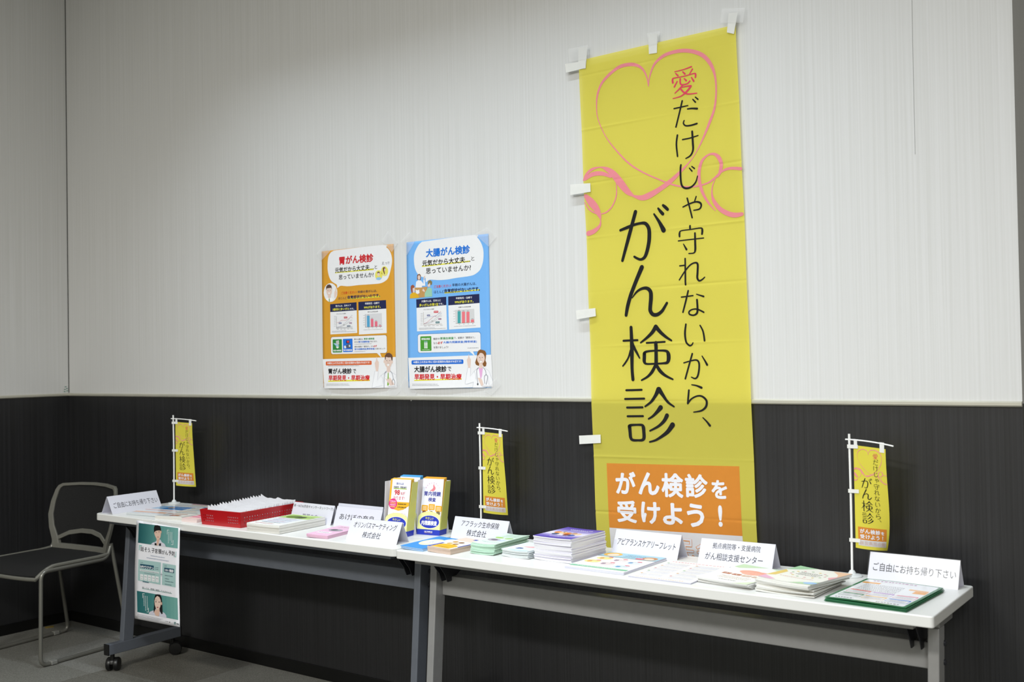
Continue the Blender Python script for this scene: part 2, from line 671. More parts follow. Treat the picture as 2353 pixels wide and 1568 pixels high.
def table(label, x0, yf, rot, L, D, legs, steel, corner, bolts_left=False):
    t = thing('folding_table', label, 'table', (x0, yf, 0), rot, 'white folding tables')
    MB().prism(rrect(0, 0, L, D, corner, 6), .69, .72).build('tabletop', M_WHITE, t, bevel=.003)
    for v0 in (.038, D - .065):
        MB().box(.055, v0, .672, L - .06, v0 + .025, .690).build('under_rail', steel, t, bevel=.002)
    ul, ur = legs
    for u0, out in ((ul, -1), (ur, 1)):
        u1 = u0 + .030
        MB().hexa([(u0, .118, .124), (u1, .118, .124), (u1, .172, .124), (u0, .172, .124),
                   (u0, .160, .652), (u1, .160, .652), (u1, .214, .652), (u0, .214, .652)]).build('leg', steel, t, bevel=.003)
        ft = MB().box(u0 - .002, .045, .078, u1 + .002, D + .005, .126).build('foot_beam', steel, t, bevel=.003)
        MB().box(u0 - .003, .040, .077, u1 + .003, .046, .127).build('end_cap', M_BLACKP, ft, bevel=.002)
        MB().box(u0 - .003, D + .004, .077, u1 + .003, D + .010, .127).build('end_cap', M_BLACKP, ft, bevel=.002)
        for v, an in ((.072, 2.2), (D - .03, .9)):
            caster(t, (u0 + u1) / 2, v, an)
        # folding bracket plates under the top
        for k in (0, 1):
            ub = (u1 + .018 + .026 * k) if out < 0 else (u0 - .018 - .026 * k)
            poly = [(.10, .690), (.30, .690), (.30, .655), (.185, .590), (.165, .590), (.150, .620), (.12, .655), (.10, .672)]
            MB().prism(poly, ub - .0015, ub + .0015, lambda a, b, c: (c, a, b)).build('hinge_plate', M_DARKM, t)
        MB().tube([(u0 + .01, .19, .665), ((u1 + .06) if out < 0 else (u0 - .06), .19, .665)], .008, 10).build('hinge_pin', M_DARKM, t)
        MB().box(u0, .165, .652, u1, .30, .690).build('top_bracket', M_DARKM if out < 0 else steel, t, bevel=.002)
        for zz in (.555, .605):
            bx = u1 if out > 0 or bolts_left else u0
            sg = 1 if bx == u1 else -1
            MB().lathe([(.0085, 0), (.0085, .003), (.006, .0055)], 12, (bx if sg > 0 else bx - .0055, .158 + (zz - .124) / .528 * .042 + .012, zz), axis='x').build('bolt', M_DARKM, t, smooth=True)
    bm_ = MB().box(ul + .030, .188, .535, ur, .206, .606)
    bm_.build('apron_beam', steel, t, bevel=.003)
    MB().box(ul + .030, .206, .600, ur, .235, .606).build('beam_lip', steel, t)
    return t


T1X, T1Y, T1R = 1.034, -0.5093, 0.0159
T2X, T2Y = 2.8435, -0.4973
table1 = table('white-topped folding table on casters with slate grey legs, next to the chair', T1X, T1Y, T1R, 1.797, .427, (.004, 1.745), M_STEELD, .030, True)
table2 = table('white-topped folding table with silver legs standing in front of the tall yellow banner', T2X, T2Y, 0.0, 1.80, .423, (.022, 1.742), M_STEEL, .010)

# ================================================================== the stacking chair in the corner
chair = thing('stacking_chair', 'charcoal stacking chair with taupe frame and sled legs in the room corner', 'chair', (.475, -.400, 0), math.radians(5))


def seatz(x, y):
    f = max(0.0, (-.13 - y) / .08)
    return .446 + .012 * (abs(x) / .22) ** 2 - .034 * f ** 1.6 + .010 * max(0, y - .12) / .1


def seat_fn(up):
    def g(a, b):
        wd = .205 + .012 * math.sin(math.pi * b)
        x = -wd + 2 * wd * a
        y = -.215 + (.418 - .048 * (x / .22) ** 2) * b
        return (x, y, seatz(x, y) + (.0 if up else -.014))
    return g


sm = MB()
sm.grid(seat_fn(True), 12, 14)
sm.grid(seat_fn(False), 12, 14)
n0 = 13 * 15
edge = [i for i in range(13)] + [13 * j + 12 for j in range(1, 15)] + [13 * 14 + i for i in range(11, -1, -1)] + [13 * j for j in range(13, 0, -1)]
sm.add([], [])
for i in range(len(edge)):
    a, b = edge[i], edge[(i + 1) % len(edge)]
    sm.f.append([a, b, n0 + b, n0 + a])
    sm.m.append(0)
sm.build('seat', M_CHAIRM, chair, smooth=True)
rim = []
for k in range(15):
    y = -.222 + .385 * k / 14
    rim.append((-.222, y, seatz(-.21, y) - .004))
fr = [(-.222 + .444 * k / 10, -.226, seatz(-.222 + .444 * k / 10, -.224) - .010 - .006 * math.sin(math.pi * k / 10) * -1) for k in range(11)]
rr_ = [(.222, -.222 + .385 * k / 14, seatz(.21, -.222 + .385 * k / 14) - .004) for k in range(15)]
MB().tube(rim[::-1] + fr + rr_, .009, 8).build('seat_rim', M_CHAIRF, chair, smooth=True)


def backp(x, z, d=0.0):
    """back plane: leans back and wraps round the sitter"""
    y = .205 + .030 * (z - .45) / .1 * .5 + .05 * max(0, z - .5) ** 1.2 - .055 * (x / .25) ** 2
    return (x, y + d, z)


outer = [(-.205, .452), (-.212, .500), (-.236, .560), (-.250, .625), (-.246, .690), (-.232, .750), (-.220, .770), (-.200, .780), (-.1, .786), (0, .788)]
inner = [(-.165, .458), (-.182, .512), (-.212, .570), (-.226, .625), (-.224, .690), (-.214, .742), (-.206, .757), (-.192, .766), (-.1, .772), (0, .774)]
outer = outer + [(-x, z) for x, z in outer[-2::-1]]
inner = inner + [(-x, z) for x, z in inner[-2::-1]]


def strip(mb, A, B, t):
    n = len(A)
    vs = [backp(x, z, -t) for x, z in A] + [backp(x, z, -t) for x, z in B] + [backp(x, z, t) for x, z in A] + [backp(x, z, t) for x, z in B]
    fs = []
    for i in range(n - 1):
        fs += [(i, i + 1, n + i + 1, n + i), (2 * n + i, 3 * n + i, 3 * n + i + 1, 2 * n + i + 1), (i, 2 * n + i, 2 * n + i + 1, i + 1), (n + i, n + i + 1, 3 * n + i + 1, 3 * n + i)]
    fs += [(0, n, 3 * n, 2 * n), (n - 1, 3 * n - 1, 4 * n - 1, 2 * n - 1)]
    mb.add(vs, fs)


bf = MB()
strip(bf, outer, inner, .009)
lo = [(-.19, .505), (-.12, .536), (-.04, .548), (.04, .548), (.12, .536), (.19, .505)]
strip(bf, [(x, z + .010) for x, z in lo], [(x, z - .012) for x, z in lo], .008)
strip(bf, [(-.185, .482), (-.1, .478), (0, .476), (.1, .478), (.185, .482)], [(-.200, .448), (-.1, .452), (0, .452), (.1, .452), (.200, .448)], .009)
bf.build('back_frame', M_CHAIRF, chair, smooth=True, bevel=.002)
pan = MB()
rows = 14
for s_, t_ in ((0, -.003), (1, .003)):
    def pf(a, b, t_=t_):
        z0 = .548 - .043 * (2 * a - 1) ** 2 * 1.0
        z = z0 + (.768 - z0) * b
        # half width of the opening at this height
        ws = [(.49, .178), (.512, .184), (.570, .214), (.625, .228), (.690, .226), (.742, .216), (.757, .208), (.775, .190)]
        wd = ws[-1][1]
        for (za, wa), (zb, wb_) in zip(ws[:-1], ws[1:]):
            if za <= z <= zb:
                wd = wa + (wb_ - wa) * (z - za) / (zb - za)
        return backp((2 * a - 1) * wd, z, t_)
    pan.grid(pf, 14, rows)
pan.build('backrest', M_CHAIRM, chair, smooth=True)


def bend(pts, r, n=5):
    out = [Vector(pts[0])]
    for i in range(1, len(pts) - 1):
        p0, p1, p2 = Vector(pts[i - 1]), Vector(pts[i]), Vector(pts[i + 1])
        a = p1 + (p0 - p1).normalized() * r
        b = p1 + (p2 - p1).normalized() * r
        for k in range(n + 1):
            t = k / n
            out.append((1 - t) ** 2 * a + 2 * t * (1 - t) * p1 + t * t * b)
    out.append(Vector(pts[-1]))
    return out


for s_ in (-1, 1):
    pth = bend([(s_ * .216, .186, .492), (s_ * .224, .16, .436), (s_ * .230, -.205, .436), (s_ * .236, -.215, .0095),
                (s_ * .236, .275, .0095), (s_ * .218, .188, .505)], .038)
    MB().tube(pth, .0095, 10).build('sled_leg', M_TUBE, chair, smooth=True)
    for yy in (-.15, .2):
        MB().box(s_ * .236 - .013, yy - .016, .002, s_ * .236 + .013, yy + .016, .022).build('glide', mat('grey glide plastic', '83837e', .4, .5), chair, bevel=.004)

# ================================================================== the tall yellow banner taped to the wall
YB = -0.012
A_, B_, F_, G_, CC_, HH_ = crop(1330, 120, 3.7325), crop(1340, 440, 4.9), crop(1500, 130, 5.0556), crop(1500, 430, 5.0556), crop(1340, 720, 4.9), crop(1500, 720, 5.225)
EE_ = crop(1360, 1020, 5.6)
# strokes: (x, y, half width) in the crop each group was read from
BIG = [(B_, [[(418, 438, 15), (500, 405, 18), (560, 380, 16), (640, 360, 15), (700, 362, 20), (738, 420, 23), (743, 520, 24), (735, 600, 23), (715, 690, 22), (690, 745, 19), (650, 767, 15), (610, 755, 14), (577, 736, 13)],
             [(590, 230, 22), (545, 390, 22), (505, 540, 22), (443, 780, 17)], [(798, 256, 11), (850, 335, 18), (880, 390, 24), (904, 437, 29)],
             [(845, 192, 12), (870, 225, 18), (896, 253, 20)], [(900, 157, 15), (925, 178, 19), (950, 203, 18)],
             [(663, 855, 27), (600, 1010, 24), (540, 1170, 23), (505, 1290, 23), (485, 1395, 19)],
             [(556, 1200, 6), (610, 1130, 13), (670, 1095, 16), (725, 1093, 20), (763, 1130, 24), (768, 1200, 25), (760, 1290, 24), (760, 1345, 24), (790, 1387, 22), (840, 1387, 21), (890, 1350, 19), (920, 1305, 17), (948, 1258, 15)]]),
       (CC_, [[(540, 160, 19), (548, 400, 24), (553, 620, 20), (565, 747, 20)], [(452, 311, 12), (530, 307, 12), (612, 304, 12)], [(535, 420, 14), (510, 500, 11), (475, 560, 11), (448, 595, 9)],
              [(555, 330, 12), (580, 400, 16), (610, 455, 14), (637, 505, 9)], [(820, 152, 25), (780, 215, 21), (720, 275, 16), (648, 332, 10)], [(820, 152, 25), (870, 212, 21), (930, 265, 17), (995, 308, 11)],
              [(715, 335, 11), (820, 329, 11), (920, 323, 11)], [(690, 455, 21), (690, 500, 22), (691, 545, 20), (715, 571, 12), (800, 570, 11), (900, 565, 12), (948, 556, 18), (964, 520, 24), (961, 460, 24), (935, 426, 15), (850, 421, 11), (740, 428, 12), (700, 440, 15), (690, 455, 21)],
              [(820, 335, 22), (823, 470, 22), (825, 595, 24)], [(815, 590, 18), (780, 660, 19), (730, 715, 14), (663, 755, 10)], [(832, 590, 18), (870, 650, 21), (930, 702, 16), (1015, 745, 10)],
              [(490, 868, 12), (580, 866, 12), (665, 863, 12)], [(478, 966, 12), (590, 964, 12), (695, 962, 12)], [(500, 1063, 12), (590, 1062, 12), (676, 1060, 12)], [(505, 1161, 12), (590, 1160, 12), (680, 1159, 12)],
              [(526, 1275, 23), (532, 1340, 21), (538, 1400, 20), (560, 1428, 16), (620, 1432, 13), (670, 1428, 16), (688, 1400, 21), (687, 1340, 21), (682, 1285, 22), (665, 1260, 15), (610, 1257, 12), (545, 1261, 15), (526, 1275, 23)],
              [(855, 858, 29), (820, 930, 20), (770, 1000, 15), (705, 1050, 10)], [(860, 858, 29), (910, 930, 20), (960, 1000, 15), (1030, 1052, 10)],
              [(880, 1062, 28), (840, 1110, 20), (790, 1160, 14), (742, 1190, 10)], [(950, 1152, 25), (915, 1215, 20), (850, 1275, 15), (756, 1325, 10)], [(1012, 1258, 30), (960, 1330, 24), (900, 1380, 18), (820, 1430, 13), (752, 1450, 10)]])]
LOVE = [(F_, [[(257, 178, 5), (360, 152, 6), (452, 118, 8)], [(268, 196, 6), (294, 222, 10)], [(350, 178, 7), (374, 202, 11)], [(462, 146, 9), (430, 200, 6)],
              [(235, 305, 12), (232, 270, 11), (248, 252, 7), (360, 230, 6), (480, 197, 7), (498, 208, 10), (495, 240, 10)], [(285, 290, 7), (252, 352, 10)],
              [(320, 260, 10), (321, 312, 10), (345, 328, 8), (400, 315, 8), (430, 285, 9)], [(365, 255, 6), (388, 278, 11)], [(450, 243, 7), (475, 285, 11)], [(350, 330, 8), (310, 375, 8), (258, 425, 6)],
              [(335, 358, 6), (395, 345, 8), (440, 340, 10)], [(445, 342, 10), (400, 398, 11), (330, 458, 7), (234, 488, 5)], [(320, 370, 10), (360, 415, 9), (410, 435, 8), (510, 424, 6)]])]
SMALL = [(F_, [[(245, 605, 8), (320, 588, 8), (405, 568, 7)], [(340, 515, 10), (310, 640, 10), (268, 818, 10)], [(400, 608, 8), (450, 602, 10), (512, 604, 12)], [(362, 742, 7), (354, 775, 9), (380, 803, 9), (440, 799, 10), (510, 778, 11)],
               [(462, 496, 7), (492, 528, 10)], [(492, 470, 7), (522, 496, 9)], [(286, 914, 11), (275, 1020, 11), (290, 1160, 10)], [(345, 965, 8), (430, 948, 8), (525, 917, 7)],
               [(456, 870, 12), (465, 1000, 13), (468, 1085, 12), (440, 1150, 10), (386, 1185, 7)], [(330, 1260, 10), (325, 1310, 12), (328, 1440, 12), (345, 1508, 12), (390, 1532, 12), (450, 1515, 11), (500, 1460, 9), (522, 1390, 7)],
               [(428, 1298, 7), (458, 1332, 9)], [(456, 1278, 7), (486, 1302, 9)]]),
         (G_, [[(350, 232, 8), (430, 193, 9), (500, 172, 10), (548, 182, 12), (562, 215, 11), (540, 255, 9), (475, 270, 7)], [(504, 110, 8), (485, 165, 8)], [(400, 130, 10), (430, 250, 10), (455, 355, 10)],
               [(431, 450, 11), (431, 485, 11)], [(310, 575, 11), (309, 538, 12), (328, 508, 7), (440, 492, 7), (555, 476, 8), (573, 500, 13), (570, 545, 12)], [(296, 626, 7), (440, 609, 7), (590, 592, 7)], [(356, 662, 6), (392, 725, 13)],
               [(488, 535, 11), (492, 640, 13), (494, 730, 13), (478, 766, 8), (420, 773, 7)], [(378, 832, 10), (382, 980, 11), (385, 1135, 11)], [(316, 917, 8), (372, 910, 8)],
               [(314, 1080, 8), (380, 975, 9), (440, 905, 9), (495, 880, 10), (525, 900, 13), (524, 1000, 13), (523, 1058, 13), (545, 1090, 11), (580, 1075, 9), (608, 1048, 7)],
               [(337, 1280, 8), (400, 1272, 8), (472, 1262, 8)], [(417, 1206, 10), (390, 1320, 11), (354, 1455, 10)], [(512, 1246, 6), (595, 1272, 11)],
               [(518, 1310, 12), (523, 1400, 13), (518, 1462, 13), (480, 1490, 10), (432, 1480, 10), (425, 1450, 10), (460, 1424, 8), (520, 1420, 9), (595, 1455, 10)]]),
         (HH_, [[(400, 133, 11), (388, 240, 13), (400, 340, 12), (440, 388, 11), (470, 380, 9), (485, 355, 7)], [(570, 147, 9), (605, 220, 11), (622, 330, 12)],
                [(376, 597, 8), (440, 578, 8), (520, 562, 10), (555, 590, 12), (560, 660, 12), (545, 750, 12), (515, 785, 10), (468, 768, 7)], [(476, 487, 11), (440, 620, 11), (396, 787, 11)], [(593, 515, 7), (630, 575, 11), (655, 620, 14)],
                [(473, 860, 7), (530, 870, 10), (590, 895, 15)], [(440, 925, 12), (433, 1010, 12), (427, 1080, 12)], [(427, 1085, 11), (470, 1030, 10), (540, 995, 10), (600, 1000, 12), (650, 1050, 14), (645, 1120, 14), (590, 1170, 11), (497, 1188, 7)],
                [(606, 1255, 7), (650, 1300, 11), (688, 1350, 15)]])]
RIBBON = [(A_, [[(600, 292, 4), (588, 220, 6), (555, 150, 9), (500, 114, 13), (430, 108, 15), (350, 130, 14), (270, 190, 13), (200, 270, 11), (165, 360, 9), (155, 450, 6), (165, 570, 4), (230, 720, 4), (330, 850, 6), (440, 960, 7), (560, 1035, 6), (700, 1097, 6), (800, 1135, 7), (900, 1155, 7), (1000, 1152, 7), (1100, 1125, 7), (1160, 1085, 9), (1230, 1022, 9), (1300, 997, 12), (1390, 1000, 14)],
                [(600, 292, 4), (612, 210, 6), (650, 110, 10), (720, 40, 14), (800, 5, 15), (900, -12, 16), (1000, 0, 17), (1080, 40, 17), (1140, 120, 15), (1170, 220, 9), (1175, 350, 8), (1160, 480, 10), (1120, 600, 12), (1060, 750, 8), (1000, 870, 4), (940, 955, 6), (860, 1040, 14), (780, 1115, 20), (690, 1180, 22), (600, 1232, 27), (540, 1250, 22), (475, 1236, 10)],
                [(475, 1236, 8), (420, 1195, 26), (360, 1120, 33), (300, 1045, 28), (245, 1005, 18), (190, 988, 5), (120, 1005, 12), (70, 1050, 12), (46, 1100, 8)],
                [(280, 1068, 12), (200, 1042, 18), (120, 1050, 19), (60, 1090, 14)], [(326, 1130, 4), (325, 1230, 6), (290, 1320, 6), (240, 1372, 6), (195, 1388, 4)],
                [(62, 1235, 18), (105, 1285, 33), (150, 1340, 30), (178, 1400, 18), (187, 1440, 5), (178, 1490, 12), (130, 1535, 20), (78, 1555, 22)], [(52, 1290, 4), (90, 1350, 6), (150, 1385, 6)],
                [(1190, 1070, 6), (1212, 1030, 14), (1223, 960, 16), (1200, 902, 17), (1160, 874, 11), (1110, 882, 8), (1060, 930, 12), (1035, 1010, 15), (1035, 1100, 15), (1060, 1200, 13), (1110, 1290, 9), (1170, 1360, 3)],
                [(1170, 1090, 4), (1147, 1150, 5), (1142, 1220, 8), (1160, 1280, 15), (1210, 1345, 19), (1280, 1385, 21), (1340, 1397, 21), (1395, 1388, 16)]])]

BO = Vector((3.331, 2.454))                 # top left corner on the wall (X, Z)
BU = Vector((0.607, 0.009)) / 0.607         # along the top edge
BV = Vector((0.037, -1.695)) / 1.695        # down the left edge
BW, BH = 0.607, 1.84


def buv(px, py):
    p = on(px, py, 1, YB)
    d = Vector((p.x, p.z)) - BO
    det = BU.x * BV.y - BU.y * BV.x
    return ((d.x * BV.y - d.y * BV.x) / det, (BU.x * d.y - BU.y * d.x) / det)


def relief(u, v):
    """fold lines pressed into the cloth every 22.5 cm, and a slight sag between them"""
    k = v / 0.1955 - 0.30
    tri = abs((k % 2.0) - 1.0) - 0.5
    h = 0.0045 * tri
    fr_ = (k - round(k)) * 0.1955
    h += 0.0016 * math.exp(-(fr_ / 0.004) ** 2) * (1 if round(k) % 2 else -1) * (0.6 + 0.4 * math.sin(9 * u + round(k)))
    for uc in (0.17, 0.315):
        h += 0.0006 * math.exp(-((u - uc) / 0.004) ** 2)
    h += 0.0020 * math.sin(7.0 * u + 2.2 * v) * math.sin(3.1 * v + 1.0)
    e = min(u, BW - u)
    h += 0.003 * math.exp(-e / 0.03) * math.sin(5 * v + 1)
    return h


def bpos(u, v, h):
    p = BO + BU * u + BV * v
    return (p.x - BO.x, -(h + relief(u, v)), p.y - BO.y)


banner = thing('banner', 'tall yellow cloth banner with pink ribbon heart and large black lettering taped to the wall', 'banner', (BO.x, YB, BO.y))
rows = sorted(set([round(BH * k / 160, 5) for k in range(161)] +
                  [round((n + .30) * .1955 + d, 5) for n in range(0, 9) for d in (-.008, -.005, -.0025, 0, .0025, .005, .008) if 0 < (n + .30) * .1955 + d < BH]))
cm = MB()
nu = 44
for j, v in enumerate(rows):
    for i in range(nu + 1):
        cm.v.append(bpos(BW * i / nu, v, 0))
for j in range(len(rows) - 1):
    for i in range(nu):
        cm.f.append([j * (nu + 1) + i, j * (nu + 1) + i + 1, (j + 1) * (nu + 1) + i + 1, (j + 1) * (nu + 1) + i])
        cm.m.append(0)
cm.build('cloth', M_YCLOTH, banner, smooth=True)


def strokes_uv(groups):
    out = []
    for cr, ss in groups:
        for s_ in ss:
            o = []
            for x, y, wd in s_:
                a, b = buv(*cr(x, y)), buv(*cr(x, y + wd))
                o.append((min(max(a[0], 0.002), BW - 0.002), a[1], abs(b[1] - a[1])))
            out.append(o)
    return out


UV_BIG, UV_LOVE, UV_SMALL, UV_RIB = strokes_uv(BIG), strokes_uv(LOVE), strokes_uv(SMALL), strokes_uv(RIBBON)
BOX = [buv(*EE_(*p)) for p in ((190, 252), (1893, 293), (1940, 1190), (230, 1080))]
WBOT = 1.782


def design(pr, k, lift=1):
    """the banner's artwork; k scales the strokes a little for the small flags"""
    for s_ in UV_RIB:
        pr.stroke(s_, 'e38790', 0, 6)
    pr.build('ribbon_heart', 'pink printed ribbon drawn as a heart')
    for s_ in UV_LOVE:
        pr.stroke([(a, b, c * k) for a, b, c in s_], 'd8405f', 1, 4)
    for s_ in UV_SMALL:
        pr.stroke([(a, b, c * k) for a, b, c in s_], '1d1d1d', 1, 4)
    pr.build('slogan_lettering', 'narrow column of black lettering with a pink first character')
    for s_ in UV_BIG:
        pr.stroke([(a, b, c * k) for a, b, c in s_], '1d1d1d', 1, 5)
    pr.build('title_lettering', 'four large black characters')
    (u0, v0), (u1, v1), (u2, v2), (u3, v3) = BOX
    pr.poly([BOX[0], BOX[1], BOX[2], BOX[3]], 'e2933c', 0)
    pr.poly([BOX[3], BOX[2], (u2 + .003, WBOT), (u3 + .003, WBOT)], 'e4e4ea', 0)
    pr.build('orange_panel', 'orange panel over a white strip')
    e = lambda x, y: buv(*EE_(x, y))
    for t, xa, xb, ya, yb in (('が', 303, 575, 352, 657), ('ん', 595, 880, 362, 668), ('検', 892, 1186, 374, 702), ('診', 1195, 1500, 385, 708), ('を', 1535, 1748, 465, 716),
                              ('受', 325, 590, 722, 1025), ('け', 635, 893, 740, 1042), ('よ', 912, 1180, 755, 1056), ('う', 1222, 1458, 765, 1085), ('!', 1625, 1690, 790, 1072)):
        a, b = e(xa, ya), e(xb, yb)
        pr.text(t, a[0], a[1], b[0] - a[0], b[1] - a[1], 'e2e2e8', 0.034, 0, 2)
    pr.build('panel_lettering', 'white heavy lettering on the orange panel')
    wv0, wv1 = max(v2, v3) + .012, WBOT - .010
    for t, b, c, l in (('奈良県民会議', .024, 'e2933c', 2), ('奈良県民会議', .004, 'e4e4ea', 3)):
        pr.text(t, u3 + .016, wv0, (u2 - u3) - .03, wv1 - wv0, c, b, 0, l)
    pr.build('strip_lettering', 'orange outlined lettering on the white strip')


design(Print(banner, bpos, 'cloth', base=.0007, step=.00025, refine=.012), 1.0)
# cloth tabs and the tape over them, read off the photograph
K2, K3 = crop(1280, 0, 2.6125), crop(1300, 550, 2.148)


def patch(parent, name, cr, pts, m, y, th=.0006):
    q = [on(*cr(*p), 1, y) for p in pts]
    o = parent.location
    mb = MB()
    mb.prism([(p.x - o.x, p.z - o.z) for p in q], y - o.y - th, y - o.y, lambda a, b, c: (a, c, b))
    return mb.build(name, m, parent)


for cr, p in ((K2, ((128, 287), (182, 283), (172, 412), (128, 416))), (K2, ((548, 205), (602, 200), (600, 318), (552, 325))), (K2, ((1030, 80), (1085, 74), (1062, 204), (1020, 195))),
              (K2, ((48, 384), (172, 366), (172, 408), (54, 437))), (K2, ((80, 1108), (200, 1100), (202, 1152), (80, 1172))), (K3, ((50, 352), (146, 340), (149, 380), (54, 396))),
              (K3, ((66, 970), (172, 965), (173, 1006), (68, 1012)))):
    patch(banner, 'tab', cr, p, M_TAB, YB - .005 - (.0012 if p[0][0] < 100 else 0))
for p in (((65, 295), (185, 270), (195, 352), (75, 372)), ((540, 200), (618, 186), (606, 262), (548, 275)), ((990, 52), (1128, 46), (1116, 136), (978, 138))):
    patch(banner, 'tape', K2, p, M_TAPE, YB - .0075)


# ================================================================== the two posters on the wall
def poster(label, x0, z0, wd, ht, bg):
    t = thing('poster', label, 'poster', (x0, -0.002, z0))
    s_ = MB()

    def sh(a, b):
        lift = .006 * (max(0, b - .85) / .15) ** 2 * math.sin(math.pi * a) + .0015 * math.sin(3 * a + 2 * b)
        return (a * wd, -.001 - lift, -b * ht)
    s_.grid(sh, 24, 60)
    s_.build('sheet', ink(bg), t, smooth=True, solid=.0003, fix=False)
    uv = lambda x, y: (lambda p: (p.x - x0, z0 - p.z))(on(x, y, 1, -.003))
    fn = lambda u, v, h: (u, sh(u / wd, v / ht)[1] - h, -v)
    return t, PxPrint(t, uv, fn, base=.0005, step=.00015, refine=.02)


SKIN, NAVY, YEL = 'ecd3c6', '1c2350', 'ece53c'


def tapes(t, cr, lst):
    for p in lst:
        patch(t, 'tape', cr, p, M_TAPE, -.0052, .0004)


K1 = crop(720, 520, 3.825)
P1a, P1b = crop(730, 540, 7.84), crop(730, 720, 7.84)
P2a, P2b = crop(920, 520, 7.839), crop(920, 720, 7.839)

p1, w = poster('orange cancer screening poster with red headline and short-haired doctor, left of the blue poster', 1.9823, 1.8638, .4229, .594, 'e0a02e')
w.cr = P1a
tl, tr_ = (78, 310), (1370, 160)
w.PS([(295, 284), (1172, 182), (1240, 225), (1290, 275), (1330, 365), (1341, 480), (1322, 600), (1292, 720), (1250, 805), (1150, 868), (1000, 888), (750, 905), (560, 926), (430, 918), (390, 935), (360, 957), (350, 900), (300, 868), (240, 818), (200, 720), (182, 600), (188, 440), (210, 360), (245, 312)], 'f3f3f6')
w.E(237, 1040, 124, 170, 'f3f3f6')
w.build('speech_bubble')
w.T('胃がん検診', 393, 392, 545, 1008, 335, 'd21f2a', .035)
w.build('headline', 'red headline lettering')
w.P([(318, 678), (1012, 606), (1012, 634), (318, 692)], YEL, 1)
w.T('元気だから大丈夫…', 318, 592, 688, 1012, 540, '17171c', .022)
w.T('と', 1030, 548, 614, 1075, 540, '17171c')
w.T('思っていませんか?', 385, 725, 810, 1012, 664, '17171c', .012)
w.T('えっ!?', 1160, 486, 540, 1292, 500, '3a4058', .0)
w.T('ご注意ください!', 430, 1026, 1072, 708, 1008, 'dd4326', .012)
w.T('早期の胃がんは、', 725, 1008, 1054, 1072, 985, NAVY, .005)
w.P([(538, 1146), (1128, 1098), (1128, 1124), (538, 1162)], YEL, 1)
w.T('ほとんど', 378, 1122, 1166, 530, 1108, NAVY, .0)
w.T('自覚症状がないのです。', 545, 1096, 1158, 1126, 1060, NAVY, .028)
w.build('lettering')
# little people in the bubble and the round portrait
w.E(1103, 727, 67, 90, 'eee66a', 1)
w.E(1207, 655, 64, 89, 'eee66a', 1)
w.P([(1050, 800), (1075, 765), (1135, 762), (1155, 785), (1120, 815), (1090, 815)], '9cc8ee', 2)
w.E(1100, 705, 22, 40, SKIN, 3)
w.P([(1075, 695), (1080, 670), (1105, 660), (1122, 675), (1124, 700), (1110, 685), (1085, 690)], '6b5048', 4)
w.P([(1170, 715), (1190, 690), (1230, 690), (1250, 705), (1215, 742), (1195, 740)], 'f0e890', 2)
w.E(1203, 620, 22, 36, SKIN, 3)
w.P([(1180, 650), (1176, 600), (1195, 580), (1220, 590), (1224, 615), (1205, 600), (1200, 640), (1215, 700), (1208, 718)], '6b3f36', 4)
w.build('couple_portraits')
w.P([(150, 1160), (195, 1125), (240, 1125), (285, 1160), (262, 1200), (237, 1210), (200, 1205)], 'ffffff', 1)
w.P([(190, 1080), (240, 1080), (240, 1130), (215, 1150), (190, 1130)], SKIN, 2)
w.E(212, 1010, 52, 92, SKIN, 3)
w.P([(157, 1000), (158, 935), (185, 898), (225, 893), (255, 920), (265, 985), (250, 955), (205, 960), (172, 965)], '5b4438', 4)
w.P([(305, 1130), (305, 1040), (320, 1000), (336, 940), (345, 950), (342, 1010), (358, 1040), (345, 1085), (325, 1140)], SKIN, 1)
for x_ in (192, 234):
    w.E(x_, 1000, 6, 5, '3a2a26', 5)
w.P([(190, 1045), (235, 1040), (215, 1068)], 'ffffff', 5)
w.P([(208, 1150), (222, 1150), (224, 1205), (210, 1206)], '7aa64a', 5)
w.build('doctor_portrait')
# chart panels
w.P([(230, 1250), (705, 1214), (708, 1360), (232, 1392)], NAVY, 1)
w.T('胃がんは、日本人で', 330, 1266, 1302, 605, 1245, 'ffffff', .01)
w.T('3番目に多いがん', 275, 1324, 1370, 580, 1310, YEL, .025)
w.T('です。', 585, 1318, 1352, 660, 1310, 'ffffff', .015)
w.P([(232, 1392), (708, 1360), (716, 1768), (236, 1794)], 'f3f3f6', 0)
w.T('がんになる人の推移', 345, 1416, 1438, 515, 1408, '44444c', .0)
w.cr = P1b
for k in range(7):
    w.P([(343, 60 + 30 * k), (632, 50 + 29 * k), (632, 51.5 + 29 * k), (343, 61.5 + 30 * k)], 'd5d5da', 1)
    w.D(302, 55 + 30 * k, 330, 54 + 30 * k, 9, '8a8a90', 1, k)
for pts, c_ in (([(345, 175), (390, 165), (430, 132), (520, 125), (600, 72), (630, 88)], 'cf4a56'), ([(345, 262), (450, 215), (560, 120), (615, 40), (630, 42)], 'a8a8c4'),
                ([(345, 266), (440, 240), (540, 180), (605, 128), (630, 128)], '9a9aa4'), ([(345, 250), (480, 258), (560, 252), (632, 243)], '9aa0a8')):
    w.S([(x, y, 1.8) for x, y in pts], c_, 2, 3)
w.P([(341, 55), (345, 55), (347, 276), (343, 276)], '55555c', 2)
w.P([(343, 274), (635, 260), (635, 263), (343, 278)], '55555c', 2)
